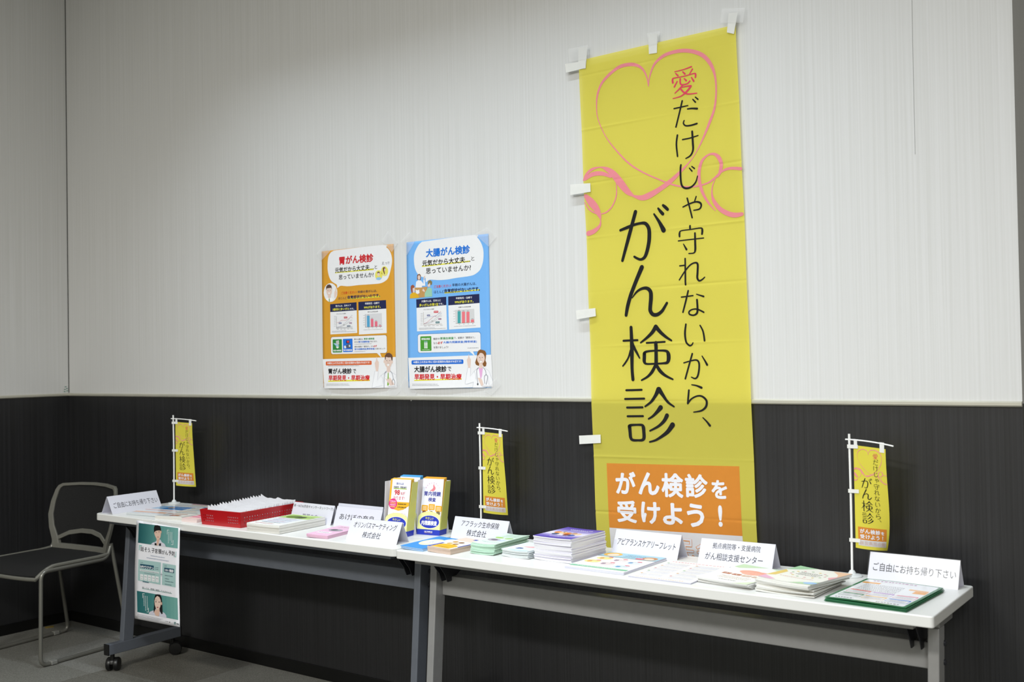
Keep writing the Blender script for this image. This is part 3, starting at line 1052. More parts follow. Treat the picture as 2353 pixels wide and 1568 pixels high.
for x_, y_, x2, y2, c_ in ((480, 64, 540, 92, 'c83240'), (387, 169, 437, 190, '3a4a90'), (462, 200, 502, 218, 'd8d8d8'), (575, 168, 620, 187, '8a4a80'), (533, 222, 595, 243, '44607a')):
    w.RR(x_, y_, x2, y2, .0015, c_, 3)
    w.D(x_ + 8, y_ + 7, x2 - 8, y_ + 7, 9, 'f6f6f6' if c_ != 'd8d8d8' else '55555c', 4, x_)
for k in range(5):
    w.D(350 + 62 * k, 288 - 2.5 * k, 388 + 62 * k, 286 - 2.5 * k, 9, '77777e', 1, k)
w.D(265, 322, 520, 312, 8, '8a8a90', 1, 3)
w.D(265, 342, 690, 322, 9, '8a8a90', 1, 4)
w.build('line_chart')
w.cr = P1a
w.P([(737, 1209), (1230, 1174), (1235, 1328), (740, 1362)], NAVY, 1)
w.T('早期発見・治療で', 855, 1222, 1260, 1114, 1208, 'ffffff', .01)
w.T('99%が治ります。', 838, 1286, 1334, 1135, 1270, YEL, .025)
w.P([(740, 1362), (1235, 1328), (1242, 1770), (747, 1797)], 'f3f3f6', 0)
w.T('胃がんの5年生存率', 905, 1378, 1402, 1085, 1366, '44444c', .005)
w.cr = P1b
w.P([(862, 18), (1155, 0), (1160, 238), (862, 252)], 'dcdce0', 1)
for k in range(5):
    w.D(824, 40 + 42 * k, 850, 39 + 42 * k, 9, '8a8a90', 1, k + 9)
for xa, xb, ya, yb, c_ in ((890, 938, 46, 248, '55a6d2'), (960, 1005, 104, 245, 'ea6e84'), (1030, 1076, 148, 242, 'ea6e84'), (1100, 1146, 222, 237, 'ea6e84')):
    w.P([(xa, ya), (xb, ya - 2), (xb + 2, yb - 2), (xa + 2, yb)], c_, 2)
    w.D(xa + 8, ya - 18, xb - 8, ya - 19, 10, '55555c', 2, xa)
    w.D(xa + 20, 262 - (xa - 890) * .04, xb - 6, 261 - (xa - 890) * .04, 9, '55555c', 2, xa + 1)
w.P([(858, 15), (861, 15), (864, 254), (860, 254)], '55555c', 3)
w.P([(860, 251), (1160, 236), (1160, 240), (860, 255)], '55555c', 3)
w.D(828, 298, 1172, 284, 9, '8a8a90', 1, 5)
w.build('bar_chart')
# advice box
w.RR(238, 424, 1252, 724, .010, 'a87420', 0)
w.RR(244, 432, 1246, 716, .010, 'f3f3f6', 1)
w.P([(1060, 714), (1120, 710), (1155, 812)], 'f3f3f6', 1)
w.RR(275, 474, 445, 706, .003, '2c8b3a', 2)
w.RR(460, 464, 635, 698, .003, '1e78e6', 2)
w.P([(335, 500), (388, 486), (395, 560), (350, 580), (340, 545)], 'c6c8ca', 3)
w.P([(290, 545), (325, 540), (395, 585), (360, 605)], 'a8d2e6', 4)
w.P([(300, 560), (390, 600), (375, 620), (320, 585)], '2b8a86', 3)
w.P([(335, 600), (395, 605), (370, 638), (345, 625)], 'eeeeee', 4)
w.P([(518, 490), (578, 488), (578, 545), (520, 548)], '3a2a40', 3)
w.E(553, 515, 20, 20, 'e04050', 4)
w.P([(480, 590), (510, 585), (520, 632), (485, 636)], 'f2f2f2', 3)
w.P([(515, 575), (560, 555), (600, 560), (598, 630), (525, 632)], '555c70', 3)
w.E(580, 590, 14, 20, 'd9e2ec', 4)
w.T('胃部X線検査', 290, 660, 692, 432, 654, 'ffffff', .02, 3)
w.T('胃内視鏡検査', 475, 652, 684, 626, 646, 'ffffff', .02, 3)
w.T('胃がん検診は、', 663, 456, 488, 826, 448, '22222a', .005)
w.T('胃部X線検査', 836, 446, 482, 1022, 438, '2c9a48', .02)
w.T('または', 667, 506, 534, 736, 502, '22222a', .005)
w.T('胃内視鏡検査', 740, 500, 536, 936, 492, '2878e0', .02)
w.T('があります。', 940, 496, 526, 1074, 490, '22222a', .005)
w.D(667, 556, 970, 546, 10, '77777e', 2, 6)
w.T('検診の結果が「異常あり」なら', 667, 590, 622, 1002, 580, '22222a', .005)
w.T('必ず', 1006, 576, 614, 1066, 574, 'd8232e', .03)
w.T('胃内視鏡検査(精密検査)', 668, 634, 672, 1034, 622, '2878e0', .02)
w.T('を受けましょう!', 1042, 628, 656, 1216, 620, '22222a', .005)
w.D(668, 690, 860, 684, 10, '77777e', 2, 7)
w.build('advice_box')
# foot
w.P([(98, 829), (1406, 790), (1425, 1346), (122, 1357)], 'f4f4f7', 0)
w.RR(152, 872, 972, 930, .004, 'e2642a', 1)
w.T('50歳以上の方は2年に1回の定期的な受診が大切です!', 180, 882, 922, 942, 866, 'ffffff', .015)
w.D(195, 950, 745, 938, 12, '8a8a90', 2, 8)
w.T('胃がん検診', 200, 996, 1098, 618, 988, '17171c', .032)
w.T('で', 636, 1008, 1085, 695, 1006, '17171c', .015)
w.P([(197, 1213), (945, 1193), (945, 1222), (197, 1237)], YEL, 1)
w.T('早期発見・早期治療', 202, 1118, 1220, 940, 1104, 'd8232e', .030)
w.D(163, 1275, 570, 1268, 10, '8a8a90', 1, 9)
w.D(163, 1296, 590, 1290, 10, '8a8a90', 1, 10)
w.D(1265, 1320, 1402, 1318, 9, '8a8a90', 6, 11)
w.build('foot_lettering')


def doctor(w, dx, man):
    """the pointing doctor printed at the poster's foot (points read off the crop)"""
    if man:
        w.P([(992, 1346), (1030, 1046), (1092, 1048), (1082, 1215), (1145, 1120), (1240, 1058), (1310, 1055), (1412, 1115), (1422, 1342)], 'f9f9fc', 2)
        w.P([(1050, 1050), (1026, 900), (1048, 858), (1062, 778), (1076, 850), (1100, 880), (1100, 940), (1086, 1050)], SKIN, 2)
        w.P([(1244, 960), (1306, 960), (1306, 1045), (1270, 1078), (1242, 1045)], SKIN, 3)
        w.E(1198, 872, 12, 28, SKIN, 3)
        w.E(1342, 880, 12, 28, SKIN, 3)
        w.E(1270, 880, 66, 106, SKIN, 4)
        w.P([(1210, 840), (1210, 765), (1240, 722), (1290, 713), (1335, 745), (1350, 790), (1345, 855), (1330, 850), (1318, 795), (1270, 797), (1230, 786), (1222, 838)], '6a4a38', 5)
        for x_ in (1243, 1300):
            w.E(x_, 855, 6, 7, '33272a', 6)
        w.P([(1248, 912), (1292, 908), (1286, 940), (1268, 956), (1254, 944)], 'ffffff', 6)
        w.S([(1246, 911, 1.5), (1270, 916, 1.5), (1294, 907, 1.5)], '7a4a44', 7, 2)
        w.S([(1266, 850, 1.5), (1262, 886, 1.5), (1272, 890, 1.5)], '9a7a70', 7, 2)
        w.P([(1262, 1076), (1276, 1074), (1284, 1300), (1256, 1305)], '86b83a', 4)
        w.P([(1218, 1170), (1262, 1195), (1300, 1155), (1330, 1200), (1386, 1288), (1312, 1304), (1262, 1240)], SKIN, 5)
        out = [[(1238, 1045), (1206, 1090), (1200, 1180), (1203, 1345)], [(1308, 1042), (1345, 1095), (1362, 1185)], [(1362, 1185), (1340, 1230), (1350, 1285)], [(1362, 1185), (1390, 1230), (1385, 1295)]]
        edge_ = [[(992, 1346), (1030, 1046), (1092, 1048), (1082, 1215), (1145, 1120), (1240, 1058)], [(1310, 1055), (1412, 1115), (1395, 1180)], [(1145, 1120), (1180, 1190), (1182, 1270)], [(1240, 1058), (1215, 1120), (1235, 1150)], [(1000, 1345), (1172, 1304)]]
    else:
        w.P([(1172, 1270), (1212, 985), (1268, 985), (1262, 1140), (1330, 1045), (1400, 985), (1520, 990), (1592, 1040), (1660, 1210), (1660, 1320), (1480, 1342), (1310, 1342), (1325, 1240), (1200, 1280)], 'f9f9fc', 2)
        w.P([(1220, 985), (1196, 840), (1220, 800), (1230, 732), (1246, 800), (1268, 830), (1268, 880), (1258, 985)], SKIN, 2)
        w.P([(1378, 790), (1385, 710), (1410, 668), (1450, 655), (1490, 675), (1520, 675), (1545, 720), (1538, 800), (1530, 850), (1550, 900), (1540, 955), (1500, 965), (1470, 900), (1430, 900), (1410, 950), (1360, 930), (1345, 890), (1360, 840)], '8a5a2c', 3)
        w.P([(1418, 900), (1478, 900), (1482, 980), (1450, 1000), (1418, 980)], SKIN, 4)
        w.E(1450, 815, 70, 100, SKIN, 4)
        w.P([(1378, 800), (1388, 715), (1440, 690), (1500, 712), (1530, 760), (1540, 720), (1500, 668), (1440, 655), (1395, 690)], '8a5a2c', 5)
        w.P([(1440, 690), (1420, 740), (1385, 775), (1380, 740), (1400, 700)], '8a5a2c', 6)
        for x_ in (1428, 1475):
            w.E(x_, 798, 6, 7, '33272a', 6)
        w.P([(1428, 858), (1474, 854), (1466, 884), (1448, 896), (1434, 884)], 'ffffff', 6)
        w.S([(1426, 857, 1.5), (1450, 861, 1.5), (1476, 853, 1.5)], '7a4a44', 7, 2)
        w.S([(1450, 795, 1.5), (1440, 830, 1.5), (1452, 834, 1.5)], '9a7a70', 7, 2)
        w.P([(1410, 985), (1484, 985), (1470, 1130), (1448, 1205), (1430, 1110)], 'ecb4e0', 3)
        w.P([(1394, 1165), (1430, 1165), (1470, 1190), (1500, 1290), (1465, 1315), (1430, 1250)], SKIN, 5)
        w.E(1398, 1280, 14, 20, '55585e', 5)
        out = [[(1410, 980), (1376, 1030), (1384, 1150), (1398, 1268)], [(1490, 978), (1530, 1030), (1545, 1105)], [(1545, 1105), (1512, 1150), (1525, 1270)], [(1545, 1105), (1572, 1150), (1548, 1280)]]
        edge_ = [[(1175, 1265), (1212, 985), (1268, 985), (1262, 1140), (1330, 1045), (1400, 985)], [(1520, 990), (1592, 1040), (1660, 1210)], [(1330, 1045), (1362, 1120), (1362, 1190)], [(1175, 1268), (1200, 1280), (1325, 1240)], [(1325, 1240), (1310, 1342)], [(1575, 1120), (1600, 1300)]]
    for p in edge_:
        w.S([(x, y, 1.2) for x, y in p], '8088a0', 6, 1)
    for p in out:
        w.S([(x, y, 3.2) for x, y in p], '2c3a5a', 7, 4)
    w.build('doctor_figure', 'printed doctor in a white coat pointing upward')


doctor(w, 0, True)
tapes(p1, K1, [((28, 238), (112, 152), (150, 218), (68, 306)), ((600, 130), (655, 42), (742, 150), (690, 228)), ((36, 1452), (98, 1372), (160, 1466), (122, 1532)), ((640, 1460), (740, 1360), (765, 1450), (698, 1520))])

p2, w = poster('sky blue bowel cancer screening poster with brown-haired doctor, right beside the orange poster', 2.476, 1.8641, .4225, .594, '78b8f8')
w.cr = P2a
w.PS([(392, 281), (1318, 160), (1390, 205), (1450, 290), (1490, 400), (1500, 520), (1485, 660), (1440, 780), (1370, 850), (1270, 895), (1000, 935), (850, 962), (700, 972), (560, 965), (510, 975), (465, 1010), (455, 930), (380, 910), (310, 850), (265, 750), (248, 620), (255, 500), (300, 390), (340, 325)], 'f3f3f6')
w.build('speech_bubble')
w.T('大腸がん検診', 465, 412, 566, 1258, 330, '1f78dc', .035)
w.build('headline', 'blue headline lettering')
w.P([(393, 715), (1260, 620), (1262, 643), (393, 736)], YEL, 1)
w.T('元気だから大丈夫…', 398, 618, 726, 1262, 545, '17171c', .022)
w.T('と', 1280, 548, 622, 1336, 540, '17171c')
w.T('思っていませんか?', 466, 760, 862, 1274, 682, '17171c', .012)
w.T('ご注意ください!', 610, 1066, 1116, 918, 1046, 'e03c4a', .012)
w.T('早期の大腸がんは、', 938, 1036, 1088, 1368, 1005, NAVY, .005)
w.P([(798, 1188), (1432, 1134), (1432, 1158), (798, 1214)], YEL, 1)
w.T('ほとんど', 612, 1160, 1214, 792, 1140, NAVY, .0)
w.T('自覚症状がないのです。', 800, 1132, 1206, 1432, 1085, NAVY, .028)
w.build('lettering')
# three people at a desk
w.P([(250, 1112), (495, 1090), (480, 1180), (445, 1280), (345, 1290), (285, 1200)], 'c89a5c', 1)
w.P([(278, 1108), (290, 1000), (335, 970), (380, 985), (425, 1040), (420, 970), (445, 970), (455, 1075), (395, 1075), (395, 1105)], 'f6f6fa', 2)
w.P([(305, 960), (308, 880), (345, 858), (372, 880), (372, 960), (350, 975)], '8a5a3a', 2)
w.E(342, 925, 22, 42, SKIN, 3)
w.P([(425, 970), (428, 905), (456, 892), (448, 935), (440, 970)], SKIN, 3)
w.P([(280, 1142), (318, 1158), (345, 1140), (352, 1205), (320, 1224), (288, 1208)], 'f2f2f4', 3)
w.P([(176, 1304), (180, 1230), (225, 1195), (280, 1195), (330, 1240), (346, 1292)], 'e6b428', 3)
w.P([(190, 1120), (195, 1075), (230, 1055), (262, 1080), (255, 1110), (225, 1120), (228, 1200), (205, 1200)], 'a2583c', 4)
w.P([(228, 1105), (262, 1085), (268, 1150), (262, 1195), (235, 1195)], SKIN, 3)
w.P([(445, 1280), (445, 1210), (490, 1130), (530, 1100), (575, 1130), (580, 1268)], '9fd0b4', 3)
w.P([(500, 1060), (505, 990), (545, 972), (578, 1000), (575, 1050), (550, 1060), (540, 1020)], '8a7a4c', 4)
w.P([(496, 1060), (510, 1000), (545, 1010), (545, 1090), (505, 1095)], SKIN, 3)
w.P([(402, 1165), (415, 1120), (450, 1165), (445, 1190)], SKIN, 4)
w.build('people_figures', 'three printed people talking at a desk')
w.P([(291, 1320), (830, 1272), (832, 1422), (296, 1472)], NAVY, 1)
w.T('大腸がんは、日本人に', 385, 1334, 1376, 735, 1308, 'ffffff', .01)
w.T('多いがんの第1位', 346, 1400, 1452, 690, 1372, YEL, .025)
w.T('です。', 694, 1384, 1422, 778, 1374, 'ffffff', .015)
w.P([(296, 1472), (832, 1422), (845, 1866), (306, 1896)], 'f3f3f6', 0)
w.T('がんになる人の推移', 425, 1492, 1516, 612, 1480, '44444c', 0)
w.cr = P2b
w.cr = crop(920, 720, 7.839)
for k in range(8):
    w.P([(428, -5 + 27 * k), (755, -22 + 27 * k), (755, -20.5 + 27 * k), (428, -3.5 + 27 * k)], 'd5d5da', 1)
    w.D(372, 5 + 29 * k, 410, 4 + 29 * k, 9, '8a8a90', 1, k)
for pts, c_ in (([(430, 188), (480, 170), (560, 100), (630, 45), (640, 58), (720, -20), (735, -35)], 'cf4a56'), ([(432, 105), (520, 70), (640, 50), (700, 5), (745, -5)], '8aa0d0'),
                ([(432, 192), (520, 165), (640, 130), (700, 60), (750, 50)], '9a9aa4'), ([(432, 195), (560, 175), (640, 90), (745, 10)], 'a8a8b4')):
    w.S([(x, y, 1.8) for x, y in pts], c_, 2, 3)
w.P([(420, -20), (424, -20), (430, 216), (426, 216)], '8a6a50', 2)
w.P([(426, 214), (755, 192), (755, 196), (426, 218)], '8a6a50', 2)
for x_, y_, x2, y2, c_ in ((608, -40, 690, -10, 'd83848'), (486, 28, 540, 52, '3a4a90'), (562, 130, 604, 152, 'd8d8d8'), (690, 94, 742, 116, '8a3a70'), (640, 150, 712, 180, '3f7a80')):
    w.RR(x_, y_, x2, y2, .0015, c_, 3)
    w.D(x_ + 8, y_ + 8, x2 - 8, y_ + 8, 10, 'f6f6f6' if c_ != 'd8d8d8' else '55555c', 4, x_)
for k in range(5):
    w.D(432 + 72 * k, 230 - 4 * k, 478 + 72 * k, 228 - 4 * k, 9, '77777e', 1, k)
w.D(340, 272, 625, 256, 9, '8a8a90', 1, 3)
w.D(345, 290, 820, 264, 10, '8a8a90', 1, 4)
w.build('line_chart')
w.cr = P2a
w.P([(866, 1268), (1422, 1220), (1426, 1384), (868, 1428)], NAVY, 1)
w.T('早期発見・治療で', 1003, 1282, 1320, 1294, 1262, 'ffffff', .01)
w.T('99%が治ります。', 983, 1346, 1396, 1318, 1324, YEL, .025)
w.P([(868, 1428), (1426, 1384), (1442, 1826), (880, 1864)], 'f3f3f6', 0)
w.T('大腸がんの5年生存率', 1045, 1450, 1474, 1272, 1434, '44444c', .005)
w.cr = P2b
w.P([(988, -58), (1330, -80), (1338, 165), (1000, 185)], 'd9d9da', 1)
for k in range(5):
    w.D(960, -38 + 46 * k, 988, -39 + 46 * k, 9, '8a8a90', 1, k + 9)
for xa, xb, ya, yb, c_ in ((1034, 1088, -36, 184, '4aa8ac'), (1112, 1166, -26, 178, 'f07a84'), (1192, 1246, -24, 172, 'f07a84'), (1272, 1326, 116, 168, 'f07a84')):
    w.P([(xa, ya), (xb, ya - 3), (xb, yb - 3), (xa, yb)], c_, 2)
    w.D(xa + 10, ya - 20, xb - 10, ya - 21, 11, '55555c', 2, xa)
    w.D(xa + 22, 198 - (xa - 1034) * .06, xb - 8, 197 - (xa - 1034) * .06, 10, '55555c', 2, xa + 1)
w.P([(998, 184), (1338, 162), (1338, 166), (998, 188)], '8a6a50', 3)
w.D(968, 236, 1360, 216, 10, '8a8a90', 1, 5)
w.build('bar_chart')
w.RR(314, 376, 1452, 694, .010, '3f80c8', 0)
w.RR(320, 384, 1446, 688, .010, 'f3f3f6', 1)
w.P([(1240, 686), (1305, 682), (1345, 778)], 'f3f3f6', 1)
w.RR(366, 420, 566, 678, .003, '4a9e30', 2)
w.T('便潜血検査', 386, 448, 486, 538, 440, 'ffffff', .02, 3)
for x_ in (436, 468):
    w.RR(x_, 500, x_ + 27, 636, .002, 'eef2ee', 3)
    w.RR(x_ + 1, 500, x_ + 26, 528, .001, '86b8a8', 4)
    w.P([(x_, 590), (x_ + 27, 589), (x_ + 27, 593), (x_, 594)], '9ab8a0', 4)
w.D(400, 655, 535, 650, 12, 'e8f4e4', 3, 2)
w.T('検診の', 598, 444, 484, 712, 434, '22222a', .005)
w.T('便潜血検査', 718, 434, 478, 962, 416, '2c9a48', .02)
w.T('で、結果が「異常あり」', 968, 428, 468, 1342, 406, '22222a', .005)
w.T('なら', 602, 522, 560, 668, 516, '22222a', .005)
w.T('必ず', 675, 512, 560, 766, 508, 'd8232e', .03)
w.T('大腸内視鏡検査(精密検査)', 775, 506, 554, 1376, 470, '2878e0', .02)
w.T('を受けましょう!', 604, 598, 638, 868, 584, '22222a', .005)
w.D(1212, 626, 1408, 616, 12, '77777e', 2, 7)
w.build('advice_box')
w.P([(148, 806), (1634, 748), (1665, 1328), (176, 1366)], 'f4f4f7', 0)
w.RR(206, 850, 1136, 914, .005, '1f70d8', 1)
w.T('40歳以上の方は1年に1回の定期的な受診が大切です!', 240, 862, 904, 1098, 838, 'ffffff', .015)
w.T('大腸がん検診', 254, 956, 1068, 836, 940, '17171c', .032)
w.T('で', 852, 966, 1044, 918, 962, '17171c', .015)
w.P([(256, 1200), (1110, 1174), (1110, 1196), (256, 1222)], YEL, 1)
w.T('早期発見・早期治療', 258, 1094, 1204, 1104, 1074, 'd8232e', .030)
w.D(220, 1280, 685, 1270, 11, '8a8a90', 1, 9)
w.D(220, 1303, 710, 1292, 11, '8a8a90', 1, 10)
w.D(1482, 1316, 1640, 1312, 10, '8a8a90', 7, 11)
w.build('foot_lettering')
doctor(w, 0, False)
tapes(p2, K1, [((770, 130), (848, 48), (892, 138), (822, 258)), ((1420, 72), (1530, 10), (1612, 92), (1540, 180)), ((762, 1410), (805, 1322), (912, 1462), (860, 1540)), ((1500, 1450), (1610, 1330), (1650, 1400), (1565, 1490))])

# ================================================================== poster hanging from the table's front edge
YH = -0.5105
hang = thing('hanging_poster', 'white and teal leaflet poster with two portraits hanging from the table edge beside the chair', 'poster', (1.36, YH, 0.29))
hq = [on(x, y, 1, YH) for x, y in ((314, 1196), (413.3, 1214), (413.3, 1441.8), (309.6, 1422))]


def hsh(a, b):
    t = hq[0].lerp(hq[1], a)
    l_ = hq[3].lerp(hq[2], a)
    p = t.lerp(l_, b)
    return (p.x - 1.36, -.004 * math.sin(math.pi * b) ** 2, p.z - .29)


hm = MB()
hm.grid(hsh, 10, 24)
hm.build('sheet', M_PAPER, hang, smooth=True, solid=.0003, fix=False)
hz0, hz1 = hq[0].z, hq[3].z
huv = lambda x, y: (lambda p: (p.x, -p.z))(on(x, y, 1, YH - .003))
hfn = lambda u, v, h: (u - 1.36, -.004 * math.sin(math.pi * min(1, max(0, (hz0 + v) / (hz0 - hz1)))) ** 2 - h, -v - .29)
w = PxPrint(hang, huv, hfn, base=.0006, step=.0002, refine=.02)
HA, HB = crop(300, 1190, 12.06), crop(300, 1310, 11.2)
TEAL, TEALL, TEALD, PALE = '4f8f8c', '74aaa6', '1f5c60', 'a9cbc8'
w.cr = HA
w.G((213, 150), (700, 213), (690, 768), (200, 698), '1f5a5e', '5a9490', 12, 0)
w.G((700, 213), (1310, 292), (1300, 858), (690, 768), '5a9490', '7cb2ad', 6, 0)
w.P([(565, 745), (600, 700), (690, 670), (720, 620), (820, 610), (860, 680), (940, 730), (978, 810)], 'd9d8e4', 3)
w.P([(665, 765), (668, 700), (720, 715), (722, 772)], '1c1c20', 4)
w.P([(785, 782), (790, 720), (842, 708), (842, 785)], '1c1c20', 4)
w.P([(715, 560), (800, 590), (800, 640), (760, 670), (715, 640)], 'd9b09c', 4)
w.P([(650, 420), (660, 360), (740, 350), (830, 365), (835, 470), (820, 560), (770, 615), (735, 618), (690, 540), (660, 470)], 'e6c3b0', 5)
w.E(840, 400, 12, 38, 'd9ae98', 4)
w.P([(642, 430), (640, 280), (665, 212), (740, 210), (805, 232), (832, 300), (836, 375), (800, 355), (720, 362), (672, 385)], '161618', 6)
w.P([(722, 640), (760, 620), (790, 640), (785, 700), (765, 775), (725, 770)], 'e0b8a4', 6)
for x_, y_ in ((706, 415), (786, 396)):
    w.E(x_, y_, 16, 8, '2a2020', 7)
w.E(758, 540, 22, 10, 'b8605c', 7)
w.P([(1005, 338), (1062, 346), (1062, 356), (1015, 350), (1010, 470), (1002, 470)], 'e8f0f0', 3)
w.P([(1170, 628), (1182, 630), (1178, 760), (1120, 752), (1120, 742), (1168, 748)], 'e8f0f0', 3)
for k, (x_, y0, y1) in enumerate(((1135, 405, 690), (1090, 400, 640), (1045, 395, 710))):
    y = y0
    while y < y1:
        w.P([(x_ - 9, y), (x_ + 9, y + 2), (x_ + 8, y + 18), (x_ - 8, y + 16)], 'dfeaea', 3)
        y += 27
w.build('upper_photo', 'teal photograph of a person in a white shirt and dark bow')
w.P([(232, 752), (314, 764), (314, 800), (262, 794), (256, 908), (230, 904)], 'a2c8c4', 1)
w.P([(1250, 938), (1268, 942), (1264, 1100), (1200, 1090), (1200, 1068), (1245, 1074)], 'a2c8c4', 1)
for ch, xa, xb in (('話', 275, 370), ('そ', 385, 457), ('う', 478, 532), ('、', 534, 556), ('子', 580, 668), ('宮', 676, 750), ('頸', 772, 860), ('が', 870, 950), ('ん', 958, 1036), ('予', 1050, 1130), ('防', 1143, 1230)):
    yo = 797 + (xa - 275) * .150
    ya, yb = (yo + 95, yo + 130) if ch == '、' else (yo + (8 if ch in 'そうがん' else 0), yo + 126)
    w.T(ch, xa, ya, yb, xb, ya + (xb - xa) * .15, '26262a', .008)
w.build('headline')
w.D(558, 1040, 950, 1105, 22, '8a98b0', 1, 3)
w.D(452, 1100, 1065, 1195, 24, '8a98b0', 1, 4)
w.cr = HA
w.P([(225, 1155), (850, 1242), (838, 1862), (212, 1742)], PALE, 1)
w.P([(275, 1278), (655, 1332), (652, 1446), (274, 1390)], '1d4f66', 2)
w.T('HPVワクチン', 285, 1308, 1388, 648, 1358, 'f4f6f8', .03, 3)
w.D(285, 1215, 352, 1245, 24, '6f8a90', 2, 5)
w.D(680, 1365, 785, 1380, 22, '5a7880', 2, 6)
w.D(680, 1415, 785, 1430, 22, '5a7880', 2, 7)
w.P([(272, 1430), (800, 1508), (796, 1555), (270, 1474)], 'e9f0f0', 2)
w.D(290, 1450, 790, 1525, 20, '6f7f8c', 3, 8)
w.cr = HB
w.D(360, 72, 645, 115, 18, '6f7f8c', 3, 9)
for k in range(5):
    x_, y_ = 258 + 99 * k, 105 + 15 * k
    w.P([(x_, y_), (x_ + 80, y_ + 12), (x_ + 78, y_ + 160), (x_ - 2, y_ + 148)], 'f2f4f6', 2)
    w.T(('小6', '中1', '中2', '中3', '高1')[k], x_ + 14, y_ + 36, y_ + 78, x_ + 68, y_ + 44, '54687c', .0, 3)
    w.D(x_ + 14, y_ + 112, x_ + 66, y_ + 120, 14, '8a98a4', 3, k)
w.RR(316, 288, 480, 342, .004, '1d4f66', 3)
w.D(334, 312, 462, 328, 18, 'e6eef0', 4, 3)
w.P([(775, 112), (832, 122), (832, 132), (775, 122)], '55606a', 1)
w.P([(800, 72), (806, 72), (804, 172), (798, 172)], '55606a', 1)
w.build('vaccine_box', 'pale teal box with white cells')
w.cr = HA
w.P([(892, 1258), (1262, 1322), (1256, 1935), (878, 1862)], PALE, 1)
w.P([(942, 1382), (1218, 1424), (1214, 1542), (940, 1494)], '1d4f66', 2)
w.T('定期的な', 960, 1420, 1478, 1070, 1440, 'f4f6f8', .01, 3)
w.T('検診', 1082, 1422, 1508, 1204, 1440, 'f4f6f8', .03, 3)
w.D(945, 1310, 1015, 1325, 20, '6f8a90', 2, 5)
w.D(945, 1340, 1015, 1355, 20, '6f8a90', 2, 6)
w.cr = HB
for k, (xe, s_) in enumerate(((1100, 1), (1000, 2), (1112, 3), (1065, 4))):
    w.D(893, 130 + 75 * k, xe, 160 + 75 * k, 24, '44646c', 2, s_)
w.build('screening_box', 'narrow pale teal box')
w.P([(304, 476), (1065, 606), (1064, 618), (304, 488)], '7ab8a8', 1)
w.T('詳しくは、医師に相談してみませんか。', 306, 428, 482, 1064, 556, '44484e', .0, 2)
w.cr = HB
w.build('advice_line')
w.G((163, 540), (640, 626), (642, 1185), (162, 1090), '24666a', '4f8f8c', 12, 0)
w.G((640, 626), (1208, 728), (1212, 1298), (642, 1185), '4f8f8c', '7ab0a8', 6, 0)
w.P([(455, 1142), (485, 1085), (600, 1040), (640, 1010), (780, 1060), (870, 1120), (912, 1180), (918, 1244)], 'd6d5e2', 3)
w.P([(592, 1110), (586, 1040), (600, 920), (606, 760), (640, 640), (700, 628), (770, 640), (802, 720), (815, 860), (815, 1000), (822, 1130), (790, 1148), (760, 1090), (700, 1000), (640, 1000), (610, 1085)], '18181a', 4)
w.P([(615, 800), (640, 720), (690, 672), (745, 700), (778, 780), (782, 880), (760, 960), (720, 1025), (690, 1040), (650, 1000), (622, 900)], 'ecd0c0', 5)
w.P([(660, 990), (740, 990), (745, 1090), (650, 1060)], 'dfb8a4', 4)
w.E(800, 870, 14, 42, 'e0b8a4', 5)
w.P([(605, 1080), (640, 1030), (690, 1040), (740, 1080), (730, 1196), (640, 1182), (615, 1130)], 'e2bca8', 6)
for x_, y_ in ((655, 822), (738, 832)):
    w.E(x_, y_, 20, 9, '2a2020', 7)
w.E(695, 968, 24, 13, 'b0484c', 7)
w.S([(640, 782, 4), (665, 775, 4), (685, 784, 3)], '5a4a42', 7, 2)
w.P([(312, 605), (368, 615), (368, 626), (322, 620), (320, 728), (310, 726)], 'e8f0f0', 4)
w.P([(450, 980), (462, 982), (462, 1100), (408, 1090), (408, 1080), (450, 1088)], 'e8f0f0', 4)
for k, (x_, y0, y1) in enumerate(((430, 680, 1040), (384, 672, 1045), (344, 660, 930))):
    y = y0
    while y < y1:
        w.P([(x_ - 9, y), (x_ + 9, y + 2), (x_ + 8, y + 19), (x_ - 8, y + 17)], 'dfeaea', 4)
        y += 28
w.build('lower_photo', 'teal photograph of a dark-haired person with hand at chin')
for k in range(4):
    w.D(165, 1132 + 22 * k, 825 - 40 * k, 1276 + 18 * k - 6 * k, 9, '7a7a84', 1, k)
w.D(880, 1318, 960, 1335, 14, '7a7a84', 1, 6)
w.E(995, 1352, 12, 14, '22262a', 1)
w.build('foot_print')
for k in range(4):       # green four-petal mark and the maker's letters
    an = k * math.pi / 2 + math.pi / 4
    w.E(1131 + 16 * math.cos(an), 1377 + 24 * math.sin(an), 11, 15, '1c7a6c' if k % 2 else '2f4f5c', 1)
w.T('MSD', 1168, 1376, 1412, 1238, 1392, '1f3a40', .03, 1)
w.build('maker_mark')
for p in (((352, 50), (600, 82), (592, 190), (345, 160)), ((690, 60), (1390, 130), (1390, 215), (690, 140))):
    patch(hang, 'tape', HA, p, M_TAPE, YH - .006, .0004)


# ================================================================== folded name cards
M_CARD = mat('white card stock', 'd4d4de', 0.45, 0.35, var=0.008)


